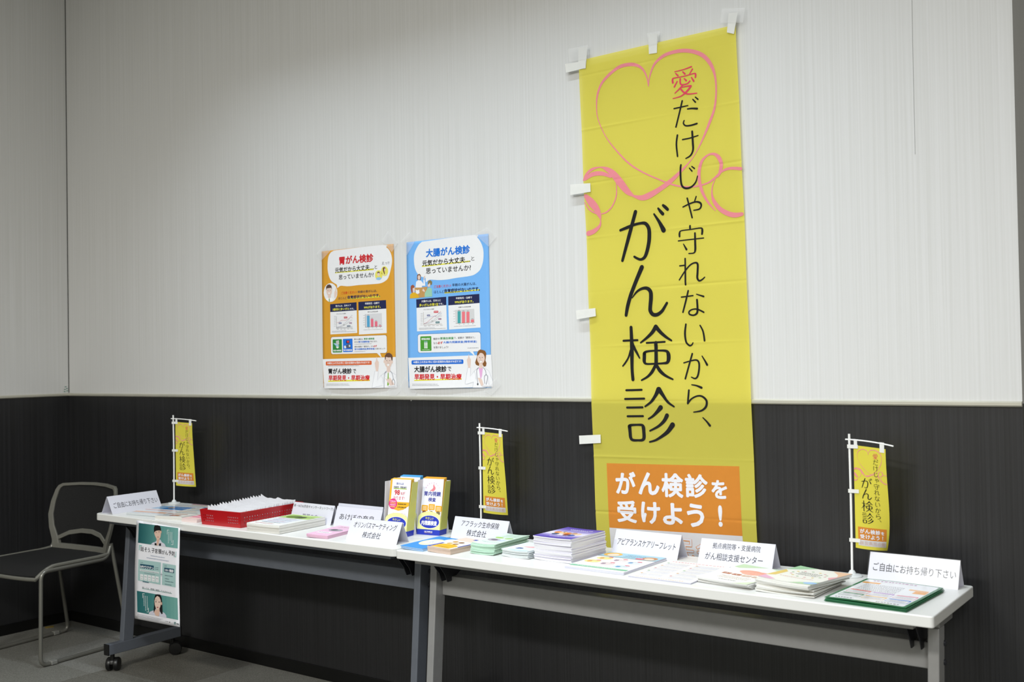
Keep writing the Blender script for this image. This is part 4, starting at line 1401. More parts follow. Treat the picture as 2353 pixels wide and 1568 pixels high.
def tent(label, fl, ang, lines, wd=.25, dep=.072, ht=.076, shear=0.0, gloss=False, bold=.0):
    t = thing('tent_card', label, 'name card', (fl[0], fl[1], TH + .0002), math.radians(ang), 'folded name cards')
    th = .0012
    L = math.hypot(dep / 2, ht)
    ny, nz = -ht / L, dep / 2 / L

    def slab(y0, z0, y1, z1):
        m_ = MB()
        m_.hexa([(0, y0, z0), (wd, y0, z0), (wd, y0 + th, z0), (0, y0 + th, z0), (0, y1, z1), (wd, y1, z1), (wd, y1 + th, z1), (0, y1 + th, z1)])
        return m_
    slab(0, 0, dep / 2, ht).build('front_panel', M_CARD, t)
    slab(dep - th, 0, dep / 2, ht).build('back_panel', M_CARD, t)
    MB().box(.001, dep * .45, .0, wd - .001, dep - .002, .0008).build('base_flap', M_CARD, t)
    if gloss:
        m_ = MB()
        m_.hexa([(-.002, -.002, 0), (wd + .002, -.002, 0), (wd + .002, -.0012, 0), (-.002, -.0012, 0),
                 (-.002, dep / 2 - .002, ht + .002), (wd + .002, dep / 2 - .002, ht + .002), (wd + .002, dep / 2 - .0012, ht + .002), (-.002, dep / 2 - .0012, ht + .002)])
        m_.build('plastic_sleeve', M_SLEEVE, t)
    pr = Print(t, lambda u, v, h: (u, dep / 2 - v * (dep / 2) / L + ny * h, ht - v * ht / L + nz * h), base=.0003)
    for s_, x0, x1, y0, y1 in lines:
        pr.text(s_, wd * x0, L * y0, wd * (x1 - x0), L * (y1 - y0), '2a2a30', bold, shear)
    if lines:
        pr.build('handwriting', 'thin dark handwritten lettering')
    return t


tent('white folded card reading take freely, set crosswise at the table end beside the chair', (1.143, -.488), 91.8, [('ご自由にお持ち帰り下さい', .07, .96, .38, .70)], dep=.080, wd=.262)
tent('white folded card with two handwritten lines behind the stack of green-topped booklets', (1.990, -.214), -1.5, [('新・NCN(奈良キャンサーネットワーク)', .02, .985, .10, .28), ('若草の会', .28, .66, .56, .72)], dep=.052, wd=.247)
tent('white folded card with one large handwritten line, next to the leaflet holders', (2.248, -.216), 0, [('あけぼの奈良', .10, .86, .34, .66)], dep=.052)
tent('blank white folded card standing behind another card near the leaflet holders', (2.190, -.150), 0, [], dep=.050)
tent('white folded card with two handwritten lines in front of the leaflet holders', (2.534, -.430), 2.3, [('オリンパスマーケティング', .08, .93, .14, .42), ('株式会社', .30, .66, .56, .84)], wd=.244, shear=.18)
tent('white folded two-line card at the foot of the small flag behind the green leaflets', (2.846, -.198), -.8, [('アフラック生命保険', .15, .84, .14, .42), ('株式会社', .28, .64, .54, .84)], wd=.254, dep=.058, shear=.12)
tent('white folded card with one handwritten line in front of the banner, beside the purple books', (3.515, -.158), -1.4, [('アピアランスケアリーフレット', .06, .945, .36, .64)], wd=.249, dep=.070, shear=.12)
tent('white folded card with two handwritten lines behind the booklets with a coral heart', (3.844, -.181), 1.2, [('拠点病院等・支援病院', .17, .815, .13, .36), ('がん相談支援センター', .09, .865, .52, .80)], wd=.246, dep=.074)
tent('white folded card in a clear sleeve reading take freely, behind the green-edged laminated sheets', (4.368, -.142), -2.6, [('ご自由にお持ち帰り下さい', .05, .97, .36, .66)], wd=.252, dep=.060, gloss=True, bold=.003)


# ================================================================== small table flags
def table_flag(label, bx, by, ang, curl, wave, droop):
    t = thing('table_flag', label, 'flag', (bx, by, TH + .0002), math.radians(ang), 'small yellow table flags')
    MB().lathe([(.0285, 0), (.030, .002), (.028, .005), (.012, .008), (.008, .016), (.006, .018)], 28).build('base', M_BASEP, t, smooth=True)
    pole = [(.0005 * math.sin(z * 9), .002 * math.sin(z * 6), .010 + z) for z in [k * .41 / 12 for k in range(13)]]
    MB().tube(pole, .0036, 10).build('pole', M_POLE, t, smooth=True)
    arm = [(-.012 + .147 * k / 8, .0, .4035 - droop * (k / 8) ** 2) for k in range(9)]
    MB().tube(arm, .0022, 8).build('cross_arm', M_POLE, t, smooth=True)
    top = .389

    def fpos(u, v, h):
        s_, q = u / BW, v / BH
        kk = curl * q * q + 1e-4
        x = math.sin(kk * s_) / kk
        y = (1 - math.cos(kk * s_)) / kk
        y += wave * .05 * math.sin(5 * s_ + 7 * q) * q * s_
        # lift along the local normal, towards the reader
        nx, ny = math.sin(kk * s_), -math.cos(kk * s_)
        return (.013 + .098 * x + nx * h, .098 * y + ny * h, top - droop * (.1 + .7 * s_) * .8 - .302 * q - .006 * wave * s_ * q)
    cl = MB()
    cl.grid(lambda a, b: fpos(a * BW, b * BH, 0), 26, 60)
    cl.build('cloth', M_FCLOTH, t, smooth=True)
    design(Print(t, fpos, 'cloth', base=.0005, step=.0002, refine=.06), 1.15)
    for (u0, u1, v0, v1) in ((.01, .075, -.11, .05), (.50, .585, -.11, .07)):
        m_ = MB()
        m_.grid(lambda a, b: fpos(u0 + (u1 - u0) * a, v0 + (v1 - v0) * b, .0012), 2, 4)
        m_.build('hanging_tab', M_TAB, t, solid=.0005)
    for vz in (.02, .82, 1.70):
        p = fpos(.09, vz, .0012)
        m_ = MB()
        z_ = p[2]
        m_.add([(-.0045, -.0042, z_ + .0055), (p[0], p[1] - .0006, z_ + .0055), (p[0], p[1] - .0006, z_ - .0055), (-.0045, -.0042, z_ - .0055)], [(0, 1, 2, 3)])
        m_.build('side_tab', M_TAB, t, solid=.0006)
    return t


table_flag('small yellow flag on a white stand beside the crosswise card by the chair', 1.082, -.121, 14, .75, .35, .010)
table_flag('small yellow flag on a white stand between the leaflet holders and the banner', 2.914, -.100, -2, .95, .5, .010)
table_flag('small yellow flag on a white stand beside the card in a clear sleeve', 4.317, -.121, -8, 1.35, .25, .014)


# ================================================================== stacks of printed matter
def sheet_mesh(wd, d, t, curl, mats, kind=0):
    """a booklet: a thin bent slab; the open long edge lifts by curl"""
    m_ = MB()
    nx, ny = (16, 24) if kind == 2 else (8, 4)
    z = lambda x, y: curl * (2 * x / wd - 1) ** 2 if kind == 0 else curl * (1 - x / wd) ** 2 if kind == 1 else curl * (1 + math.sin(2.2 * math.pi * y / d + 1.5) * math.sin(math.pi * x / wd))
    for up in (1, 0):
        m_.grid(lambda a, b: (a * wd, b * d, z(a * wd, b * d) + (t if up else 0)), nx, ny, 0)
    n0 = (nx + 1) * (ny + 1)
    lp = [i for i in range(nx + 1)] + [(nx + 1) * j + nx for j in range(1, ny + 1)] + [(nx + 1) * ny + i for i in range(nx - 1, -1, -1)] + [(nx + 1) * j for j in range(ny - 1, 0, -1)]
    for i in range(len(lp)):
        a, b = lp[i], lp[(i + 1) % len(lp)]
        m_.f.append([a, b, n0 + b, n0 + a])
        m_.m.append(1)
    me = m_.mesh('booklet', mats)
    bm = bmesh.new()
    bm.from_mesh(me)
    bmesh.ops.recalc_face_normals(bm, faces=bm.faces)
    bm.to_mesh(me)
    bm.free()
    return me, z


def stack(name, top_label, under_label, cat, group, n, fl, ang, wd, d, t, cover, edge, art, jit=.0015, curl=.0, kind=0, ang_top=None, sheet='paper', shift=(0, 0), z0=0.0):
    me, zf = sheet_mesh(wd, d, t, curl, [ink(cover, sheet), ink(edge)], kind)
    flat = sheet_mesh(wd, d, t, 0.0, [ink(cover, sheet), ink(edge)], 0)[0] if kind == 2 else me
    r = random.Random(len(top_label) * 7 + n)
    top = None
    for i in range(n):
        last = i == n - 1
        f = i / max(1, n - 1)
        o = bpy.data.objects.new(name, me if last else flat)
        COL.objects.link(o)
        a = ang + ((ang_top - ang) * f if ang_top is not None else 0) + (0 if last and ang_top is None else r.uniform(-1, 1) * jit * 500)
        o.rotation_euler = (0, 0, math.radians(a))
        o.location = (fl[0] + shift[0] * f + r.uniform(-jit, jit), fl[1] + shift[1] * f + r.uniform(-jit, jit), TH + .0003 + z0 + i * (t + .0002))
        tag(o, top_label if last else under_label, cat, group)
        top = o
    pr = Print(top, lambda u, v, h: (u, d - v, zf(u, d - v) + t + h), sheet, base=.0003, step=.00012, refine=.02)
    art(pr, wd, d)
    return top


def art_white(p, w_, d_):
    p.rect(.006, .006, w_ - .006, .09, 'b9d67e', 0)
    p.ell(.06, .055, .035, .03, '6f8c3c', 1)
    p.ell(.10, .06, .03, .022, '4f5a34', 1)
    p.rect(.02, .095, w_ - .03, .20, 'dfe3ec', 0)
    p.dashes(.10, .045, .165, .008, '4a5a30', 2, 3)
    for k in range(4):
        p.dashes(.03, .11 + .03 * k, .13, .006, ('b84a4a', '55606a', 'b84a4a', '55606a')[k], 1, k)
    p.dashes(.02, .225, .12, .008, 'c23a44', 1, 6)
    p.build('cover_print')


stack('booklet', 'top copy of the white booklets with green cover band, beside the red basket', 'white booklet under the green-banded top copy beside the red basket', 'booklet', 'white booklets by the red basket',
      9, (2.048, -.488), 3.5, .178, .255, .0034, 'f2f3f0', 'eceae4', art_white, curl=.001)


def art_pink(p, w_, d_):
    p.rect(.006, .005, w_ - .006, .05, 'f2cfe2', 0)
    p.dashes(.02, .02, .075, .006, '9a5a78', 1, 1)
    p.dashes(.015, .032, .08, .006, '9a5a78', 1, 2)
    p.ell(.05, .095, .030, .022, 'a8a4aa', 0)
    p.ell(.042, .092, .014, .014, '6c6a70', 1)
    p.rect(.012, .14, .07, .17, 'f8eef6', 0)
    p.dashes(.018, .15, .062, .008, '8a5a80', 1, 3)
    p.build('cover_print')


stack('leaflet', 'top copy of the pale pink leaflets behind the handwritten two-line card on the slate-legged table', 'pale pink leaflet under the top pink copy', 'leaflet', 'pale pink leaflets', 5, (2.372, -.474), 9, .098, .21, .0022, 'eec2dc', 'e6bcd2', art_pink, curl=.003, kind=1)


def art_blue(p, w_, d_):
    p.rect(0, 0, w_, d_, '3a92e0', 0)
    p.ell(.047, .105, .036, .058, 'f0ecc8', 1)
    p.ell(.080, .045, .018, .028, 'f4f6fa', 1)
    p.poly([(.022, .08), (.08, .06), (.085, .12), (.028, .135)], 'f6f7f4', 2)
    for k in range(3):
        p.dashes(.034, .088 + .013 * k, .074, .005, '8aa0b4', 3, k)
    p.build('cover_print')


stack('leaflet', 'sky blue leaflet with cream oval, top of its pile at the table front edge', 'sky blue leaflet under the top blue copy', 'leaflet', 'sky blue leaflets', 4, (2.848, -.474), 1, .099, .22, .0022, '3a8cd8', 'a8cdf0', art_blue, curl=.0035, kind=1)


def art_cream(p, w_, d_):
    p.rect(0, 0, w_, .06, 'ecd6c8', 0)
    p.rect(.055, .008, .10, .024, '3550b8', 1)
    p.rect(0, .06, w_, d_, 'f4f0e8', 0)
    p.rect(.0, .12, .012, d_, '3550b8', 1)
    p.rect(w_ - .008, .075, w_, d_ - .04, '3550b8', 1)
    p.ell(.052, .155, .045, .030, 'f0b830', 1)
    p.rect(.012, .165, w_ - .012, d_ - .004, 'f0b830', 1)
    for k, c_ in enumerate(('c8902c', '8a5a2c', 'd8b060', 'a87a40')):
        p.ell(.03 + .028 * (k % 2), .085 + .03 * (k // 2), .011, .011, c_, 2)
    p.dashes(.03, .172, .08, .006, '7a5a20', 2, 2)
    p.build('cover_print')


stack('leaflet', 'cream leaflet with orange and blue cover, top of its pile beside the blue leaflets', 'cream leaflet under the orange and blue top copy', 'leaflet', 'cream leaflets', 6, (2.962, -.464), -4, .108, .195, .0030, 'ead8cc', 'd9c3b4', art_cream, curl=.002, kind=1)


def art_green(p, w_, d_):
    p.rect(0, 0, w_, d_, 'dff0e4', 0)
    for k in range(6):
        p.dashes(.018, .012 + .010 * k, .085, .004, '8fb6a0', 1, k)
    p.ell(.026, .082, .016, .012, 'a6d070', 1)
    p.ell(.068, .086, .018, .010, '9cca66', 1)
    p.ell(.032, .125, .024, .020, 'b8aebc', 1)
    p.ell(.030, .120, .012, .012, '7c7288', 2)
    p.ell(.066, .130, .018, .014, 'c6d4ee', 1)
    p.dashes(.012, .165, .08, .006, '88a8b8', 1, 8)
    p.build('cover_print')


stack('leaflet', 'top copy of the tall pale green leaflet stack in front of the two-line card', 'pale green leaflet in the stack under the top green copy', 'leaflet', 'pale green leaflets', 13, (3.112, -.414), 2.5, .098, .212, .0024, 'd2ecdc', 'bfe0cc', art_green, jit=.003, curl=.003, kind=0, shift=(-.004, .008))


def art_bluewhite(p, w_, d_):
    p.rect(0, 0, w_, d_, 'e8f2f8', 0)
    p.poly([(.03, .07), (.06, .055), (w_, .05), (w_, .07), (.06, .08)], 'f2bcc0', 1)
    p.ell(.065, .03, .012, .010, '7a84a8', 1)
    p.ell(.085, .034, .010, .012, '5c6a9a', 1)
    p.ell(.042, .10, .012, .008, '39508c', 1)
    p.ell(.036, .108, .008, .006, '6a80b0', 2)
    p.ell(.06, .135, .045, .012, 'cfe4f2', 1)
    p.build('cover_print')


stack('booklet', 'small white and pale blue booklet, top of the stack beside the purple books', 'small white booklet in the stack between the green leaflets and purple books', 'booklet', 'small white booklets', 8, (3.234, -.396), -2.5, .110, .150, .0027, 'eef3f6', 'dfe6e6', art_bluewhite, jit=.003, curl=.0022, kind=0)


def art_purple(p, w_, d_):
    n = 12
    cs = ['6250b0', '6a58b6', '7a6abf', '9184ca', 'aea4d8', 'cfc8e8', 'e6e2f4', 'dcd8f0', 'bab0de', '9286cc', '7262ba', '5e4cae']
    for k in range(n):
        p.rect(0, d_ * k / n, w_, d_ * (k + 1) / n, cs[k], 0)
    p.dashes(.035, .03, .125, .007, 'f4f2fa', 1, 3)
    p.dashes(.045, .045, .115, .005, 'f4f2fa', 1, 4)
    for k, (x_, y_, rx, ry, c_) in enumerate(((.03, .10, .012, .016, 'e08a3c'), (.05, .10, .013, .018, 'f0c8a0'), (.07, .105, .014, .018, 'd87a30'), (.092, .10, .012, .016, 'c8a088'), (.112, .105, .013, .016, 'e8c8a8'),
                                              (.04, .13, .013, .014, '4a5a78'), (.062, .132, .012, .014, 'e8e0e0'), (.085, .13, .013, .015, '7a4a48'), (.105, .132, .012, .014, '3f5fae'), (.05, .088, .008, .008, '3c3434'), (.09, .088, .008, .008, '5a4030'))):
        p.ell(x_, y_, rx, ry, c_, 1 + k % 2)
    p.dashes(.045, .165, .105, .006, 'e8e4f6', 1, 7)
    p.build('cover_print')


stack('book', 'purple picture-cover book on top of the tall white-edged stack', 'white-edged purple book in the tall stack under the top copy', 'book', 'purple books in the tall stack', 20, (3.358, -.388), -2, .150, .200, .0037, 'cfc8ea', 'eeeef2', art_purple, jit=.0022, curl=.0015, shift=(.002, -.004))


def art_a4a(p, w_, d_):
    p.rect(0, 0, w_, .072, 'a8cfe2', 0)
    p.rect(0, .072, w_, .076, '5f7a6c', 1)
    p.ell(.035, .035, .032, .030, 'e8b858', 1)
    p.ell(.040, .042, .020, .020, 'f4d8c4', 2)
    p.ell(.178, .045, .026, .024, 'c88a50', 1)
    p.ell(.178, .052, .017, .016, 'f4d8c4', 2)
    p.ell(.150, .062, .016, .010, 'e87a8a', 2)
    for k in range(3):
        p.dashes(.085, .022 + .015 * k, .155, .006, '3f6a8a', 1, k)
    for k, (x_, y_, c_) in enumerate(((.045, .105, 'f2e49c'), (.105, .115, 'f0e6e8'), (.165, .130, 'e2ecf8'), (.035, .165, 'f2e49c'), (.095, .180, 'ecdde0'), (.160, .200, 'd8e8f8'))):
        p.ell(x_, y_, .028, .022, c_, 1)
        p.ell(x_ - .008, y_ + .004, .008, .010, ('e0a060', '9a8aa0', '6aa0d0')[k % 3], 2)
        p.ell(x_ + .012, y_ - .020, .009, .005, 'e05a70', 3)
        p.dashes(x_ - .018, y_ - .008, x_ + .018, .004, '9a8a80', 3, k)
    p.rect(.004, .236, w_ - .004, .256, '86c2a2', 1)
    p.dashes(.03, .243, .17, .006, 'e8f4ec', 2, 5)
    p.build('front_print')


stack('flyer', 'illustrated flyer with pale blue heading and green foot band, beside the purple books', 'flyer under the illustrated flyer with green foot band', 'flyer', 'illustrated flyers', 6, (3.523, -.458), 0, .213, .275, .0011, 'f6f6fa', 'e2e2f2', art_a4a, jit=.0012, curl=.0)


def art_a4b(p, w_, d_):
    p.rect(.0, .0, w_, d_, 'f4f4f8', 0)
    p.dashes(.015, .012, .19, .010, 'e8a8a0', 1, 1)
    for c_ in range(2):
        for r_ in range(5):
            x0, y0 = .010 + .098 * c_, .040 + .044 * r_
            p.rect(x0, y0, x0 + .090, y0 + .0015, 'd6c494', 1)
            p.rect(x0, y0, x0 + .0012, y0 + .040, 'd6d2a8', 1)
            for k in range(5):
                p.dashes(x0 + .005, y0 + .006 + .0066 * k, x0 + .082, .0028, 'a8a4b4', 1, k + 5 * r_)
            p.ell(x0 + .004, y0 + .004, .004, .004, ('8ac080', 'e0a860', 'd88a90')[(r_ + c_) % 3], 2)
    p.dashes(.02, .268, .18, .006, 'e0b080', 1, 2)
    p.build('front_print')


stack('flyer', 'flyer printed with small two-column tables, lying beside the illustrated flyers', 'flyer under the one with small two-column tables', 'flyer', 'two-column flyers', 3, (3.760, -.473), .5, .206, .28, .0011, 'f2f2fa', 'e0e0f0', art_a4b, jit=.001)


def art_heart(p, w_, d_):
    p.rect(0, 0, w_, d_, 'f6f6f2', 0)
    p.poly([(0, 0), (.09, 0), (.05, .03), (.02, .055), (0, .05)], 'c8e0b8', 1)
    p.poly([(.10, 0), (w_, 0), (w_, .06), (.14, .03)], 'd2e6cc', 1)
    for x_, y_, rx, ry, c_ in ((.082, .085, .036, .024, 'f6b09a'), (.115, .092, .032, .024, 'f6a894'), (.098, .104, .034, .020, 'f8bca8')):
        p.ell(x_, y_, rx, ry, c_, 1)
    for k in range(4):
        x_ = .022 + .034 * k
        p.rr(x_, .130, x_ + .028, .150, .003, 'b8643c' if k < 2 else 'd0a080', 1)
        p.text('がん相談'[k], x_ + .005, .1325, .018, .015, 'fbf4ee', .01, 0, 2)
    for k in range(3):
        p.dashes(.04, .168 + .012 * k, .14, .005, 'b89a88', 1, k)
    p.dashes(.06, .215, .12, .005, '3a3a3a', 1, 4)
    p.poly([(w_ - .05, d_), (w_, d_ - .05), (w_, d_)], 'dce8cc', 1)
    p.build('cover_print')


stack('booklet', 'white booklet with a coral heart blotch, top of its pile beside the pastel booklets', 'white booklet under the copy with coral heart blotch', 'booklet', 'coral heart booklets', 6, (3.966, -.432), -6, .175, .245, .0023, 'f3f3ef', 'e6e6e4', art_heart, jit=.004, curl=.002, ang_top=-11)


def art_pastel(p, w_, d_):
    p.rect(0, 0, w_, d_, 'f2f0e8', 0)
    p.poly([(0, 0), (.06, 0), (.03, .04), (0, .07)], 'a8d0a8', 1)
    p.poly([(0, .07), (.02, .09), (.02, .15), (0, .17)], 'e8cc78', 1)
    p.poly([(.11, 0), (w_, 0), (w_, .08), (.15, .04)], 'f0c8a8', 1)
    p.poly([(w_, .06), (w_, .12), (.15, .09)], 'eeb0b8', 1)
    p.poly([(0, .17), (.05, .195), (.04, d_), (0, d_)], 'e8b8d0', 1)
    p.poly([(.10, d_), (.12, .185), (w_, .16), (w_, d_)], 'bcd8b0', 1)
    p.ell(.155, .185, .02, .014, 'a8c8ec', 2)
    for k in range(14):
        an = k * 2 * math.pi / 14
        p.ell(.085 + .052 * math.cos(an), .085 + .040 * math.sin(an), .004, .004, ('e0a0a8', '9ac090', 'e8c860')[k % 3], 2)
    for k in range(3):
        p.dashes(.050, .066 + .014 * k, .120, .006, '4a4a4a', 2, k)
    p.dashes(.03, .14, .14, .006, 'e8b4a0', 2, 5)
    p.build('cover_print')


stack('booklet', 'pastel watercolour booklet, top of the fanned pile beside the coral heart booklets', 'booklet in the fanned pile under the pastel watercolour copy', 'booklet', 'pastel booklets', 11, (4.155, -.455), 1, .170, .205, .0030, 'f0eee6', 'dcdcd8', art_pastel, jit=.005, curl=.0022, ang_top=-15, shift=(-.004, .022))


def art_lam(p, w_, d_):
    p.rr(.0, .0, w_, d_, .006, '2c7a4a', 0)
    p.rr(.008, .008, w_ - .008, d_ - .008, .006, 'f4f6fa', 1)
    p.dashes(.03, .018, .15, .010, 'b06aa0', 2, 1)
    p.rect(.01, .045, .06, .062, 'f0aa50', 2)
    p.rect(.150, .075, w_ - .012, .088, 'f2b878', 2)
    p.rect(.17, .09, w_ - .010, .12, 'f0a850', 2)
    for k in range(9):
        p.dashes(.025, .070 + .010 * k, .135, .005, '9a9aa4', 2, k)
    for k, (x0, y0, c_) in enumerate(((.016, .150, 'dc5a50'), (.080, .152, 'b88ad0'), (.144, .154, 'e07a90'), (.016, .200, '2c8a50'), (.080, .205, 'f0b830'), (.144, .208, '2c78d0'))):
        p.rr(x0, y0, x0 + .058, y0 + .042, .004, c_, 2)
        p.rr(x0 + .0015, y0 + .010, x0 + .0565, y0 + .0405, .003, 'f7f8fb', 3)
        for q in range(4):
            p.dashes(x0 + .006, y0 + .014 + .006 * q, x0 + .05, .003, '9a9aa8', 4, q)
    p.dashes(.02, .264, .07, .007, '444448', 2, 3)
    p.dashes(.13, .266, .19, .007, '5a6a64', 2, 4)
    p.build('front_print')


stack('laminated_sheet', 'green-edged laminated sheet with coloured boxes, top of its pile at the table end', 'laminated sheet with green edge under the top one at the table end', 'sheet', 'green-edged laminated sheets',
      6, (4.361, -.476), -4, .214, .29, .0015, '2c7a4a', '2f6e4a', art_lam, jit=.0025, curl=.0016, kind=2, sheet='gloss')


def art_A(p, w_, d_):
    p.rect(0, 0, w_, d_, 'eef1f4', 0)
    p.rect(.0, .004, w_, .085, '2f78bc', 1)
    p.rect(.0, .004, .06, .085, '8fb8dc', 2)
    p.ell(.085, .04, .018, .016, 'b89a78', 3)
    p.dashes(.11, .03, .18, .010, 'e8f0f8', 2, 1)
    p.rect(.0, .11, w_, .118, 'd86a6a', 1)
    p.dashes(.02, .13, .17, .006, 'b08a90', 1, 2)
    p.rect(.0, .165, w_, .190, 'f0b48c', 1)
    p.dashes(.01, .20, .18, .006, '9a9aa8', 1, 3)
    p.build('front_print')


stack('flyer', 'glossy flyer with blue photo heading and orange band next to the crosswise card', 'flyer under the glossy blue-headed one next to the crosswise card', 'flyer', 'glossy flyers by the crosswise card', 5, (1.216, -.470), 9, .196, .225, .0020, 'e9eef0', 'dfe4e6', art_A, jit=.002, sheet='gloss', curl=.0)


def art_B(p, w_, d_):
    p.rect(0, 0, w_, d_, 'e6e8e8', 0)
    for k, c_ in enumerate(('b8a070', '9aa0a8', 'c8a890', '8a949c', 'b87a60', 'a8a8a0')):
        p.rect(.008 + .012 * (k % 2), .012 + .037 * k, w_ - .01 - .02 * (k % 3), .022 + .037 * k, c_, 1)
        p.dashes(.012, .026 + .037 * k, w_ - .02, .005, '9a9aa0', 1, k)
    p.rect(.06, .19, .11, .215, 'a8583c', 2)
    p.build('front_print')


stack('brochure', 'clear-wrapped brochure with grey and tan rows, top of its pile behind the hanging poster', 'brochure under the one with grey and tan rows', 'brochure', 'clear-wrapped brochures', 5, (1.432, -.474), 11, .150, .235, .0026, 'e4e6e4', 'ece9e2', art_B, jit=.002, sheet='gloss')


def art_C(p, w_, d_):
    p.rect(0, 0, w_, d_, 'e4e9ec', 0)
    p.rect(.05, .006, .16, .016, 'c03a5a', 1)
    p.rect(.17, .010, .27, .014, '5a9ac8', 1)
    p.rect(.08, .030, .20, .036, 'd8c440', 1)
    p.rect(.20, .060, .285, .075, '2f78bc', 1)
    for k in range(4):
        p.dashes(.01, .045 + .014 * k, .19, .005, ('b0888c', '8a949c', 'c89a60', '9aa4a8')[k], 1, k)
    p.build('front_print')


stack('flyer', 'long laminated flyer with red heading bar along the back table edge beside the small flag', 'long laminated flyer under the one with red heading bar', 'flyer', 'long laminated flyers', 2, (1.155, -.200), 2, .290, .100, .0016, 'e4e9ec', 'd6dde0', art_C, jit=.001, sheet='gloss')


def art_pinkbook(p, w_, d_):
    p.rect(0, 0, w_, d_, 'f0c4ce', 0)
    p.rect(.004, .03, w_ - .004, .05, 'd83a5a', 1)
    p.rect(.004, .065, w_ - .02, .080, 'e06a80', 1)
    p.dashes(.01, .088, w_ - .01, .006, 'b84a60', 1, 1)
    p.rect(.004, .105, w_ - .004, .112, 'f4e4b0', 1)
    p.build('cover_print')


stack('booklet', 'pink and red booklet, top of its small pile against the red basket', 'pink booklet under the red-barred copy against the basket', 'booklet', 'pink booklets by the basket', 4, (1.602, -.462), 4, .092, .125, .0034, 'f0c4ce', 'f0dcd8', art_pinkbook, jit=.001)

# ================================================================== red basket of folded paper packets
bk = thing('basket', 'red perforated plastic basket full of white paper packets', 'basket', (1.742, -.466, TH + .0002), math.radians(3.2))
BWD, BDP, BHT, FLR = .226, .345, .062, .006


def bwall(name, P0, P1, out, holes, nrow, rowz):
    """one side wall from base point P0 to P1, flaring outward by FLR; square holes left open"""
    L_ = math.hypot(P1[0] - P0[0], P1[1] - P0[1])
    ex = ((P1[0] - P0[0]) / L_, (P1[1] - P0[1]) / L_)
    us = [0.0]
    hs = 0.0050
    for c_ in holes:
        us += [c_ - hs / 2, c_ + hs / 2]
    us += [L_]
    zs = [0.0]
    for c_ in rowz:
        zs += [c_ - hs / 2, c_ + hs / 2]
    zs += [BHT]
    m_ = MB()

    def pt(u, z):
        f = FLR * z / BHT
        uu = u + (2 * u / L_ - 1) * f
        return (P0[0] + ex[0] * uu + out[0] * f, P0[1] + ex[1] * uu + out[1] * f, z)
    for z in zs:
        for u in us:
            m_.v.append(pt(u, z))
    n = len(us)
    for j in range(len(zs) - 1):
        for i in range(n - 1):
            if i % 2 == 1 and j % 2 == 1:
                continue
            m_.f.append([j * n + i, j * n + i + 1, (j + 1) * n + i + 1, (j + 1) * n + i])
            m_.m.append(0)
    o = m_.build(name, M_RED, bk, fix=False)
    md = o.modifiers.new('thickness', 'SOLIDIFY')
    md.thickness = .0016
    md.offset = 0
    return o


rz_ = [.018, .029, .040]
fh = [.016 + .0105 * k for k in range(6)] + [BWD - .0685 + .0105 * k for k in range(6)]
lh = [.022 + .0136 * k for k in range(23)]
bwall('side', (0, 0), (BWD, 0), (0, -1), fh, 3, rz_)
bwall('side', (BWD, 0), (BWD, BDP), (1, 0), lh, 3, rz_)
bwall('side', (BWD, BDP), (0, BDP), (0, 1), fh, 3, rz_)
bwall('side', (0, BDP), (0, 0), (-1, 0), lh, 3, rz_)
MB().box(0, 0, 0, BWD, BDP, .002).build('floor_panel', M_RED, bk)
f = FLR
loop = rrect(-f, -f, BWD + f, BDP + f, .010, 4)
inn = rrect(-f + .004, -f + .004, BWD + f - .004, BDP + f - .004, .008, 4)
rm = MB()
n = len(loop)
rm.add([(x, y, BHT - .004) for x, y in loop] + [(x, y, BHT + .001) for x, y in loop] + [(x, y, BHT + .001) for x, y in inn] + [(x, y, BHT - .004) for x, y in inn],
       [(k * n + i, k * n + (i + 1) % n, ((k + 1) % 4) * n + (i + 1) % n, ((k + 1) % 4) * n + i) for k in range(4) for i in range(n)])
rm.build('rim', M_RED, bk, smooth=True)

pk = []
for var in range(4):
    r = random.Random(30 + var)
    prof = []
    nn = 16
    for k in range(nn + 1):
        a = k / nn
        z = .0585 + .0012 * r.uniform(-1, 1)
        z += .016 * max(0, 1 - a / .16)                       # raised left corner
        z += (.005 + .003 * r.random()) * math.exp(-((a - .52) / .05) ** 2)
        z += .003 * max(0, (a - .9) / .1)
        prof.append((a, z))
    m_ = MB()
    th_ = .006
    for a, z in prof:
        x = .010 + (BWD - .020) * a
        lean = .016
        bulge = .004 * math.sin(math.pi * a * 3 + var)
        m_.v += [(x, 0, .003), (x, th_ + .004, .003), (x, lean + bulge * .5, z), (x, lean + .0015 + bulge * .5, z - .001)]
    for k in range(nn):
        a, b = 4 * k, 4 * (k + 1)
        m_.f += [[a, b, b + 2, a + 2], [a + 1, a + 3, b + 3, b + 1], [a + 2, b + 2, b + 3, a + 3], [a, a + 1, b + 1, b]]
        m_.m += [0] * 4
    m_.f += [[0, 2, 3, 1], [4 * nn, 4 * nn + 1, 4 * nn + 3, 4 * nn + 2]]
    m_.m += [0, 0]
    pk.append(m_.mesh('paper_packet', M_PAPERT))
rot = Matrix.Rotation(math.radians(3.2), 3, 'Z')
for k in range(20):
    o = bpy.data.objects.new('paper_packet', pk[(k * 3 + k // 5) % 4])
    COL.objects.link(o)
    p = rot @ Vector((0, .008 + .0155 * k, .0))
    o.location = (1.742 + p.x, -.466 + p.y, TH + .0002 + (.003 * math.sin(k * 1.7) if k else 0) * .5 + .002 + .0006 * k)
    o.rotation_euler = (0, 0, math.radians(3.2 + .6 * math.sin(k * 2.3)))
    tag(o, 'white folded paper packet standing in the red basket', 'paper packet', 'paper packets in the red basket')

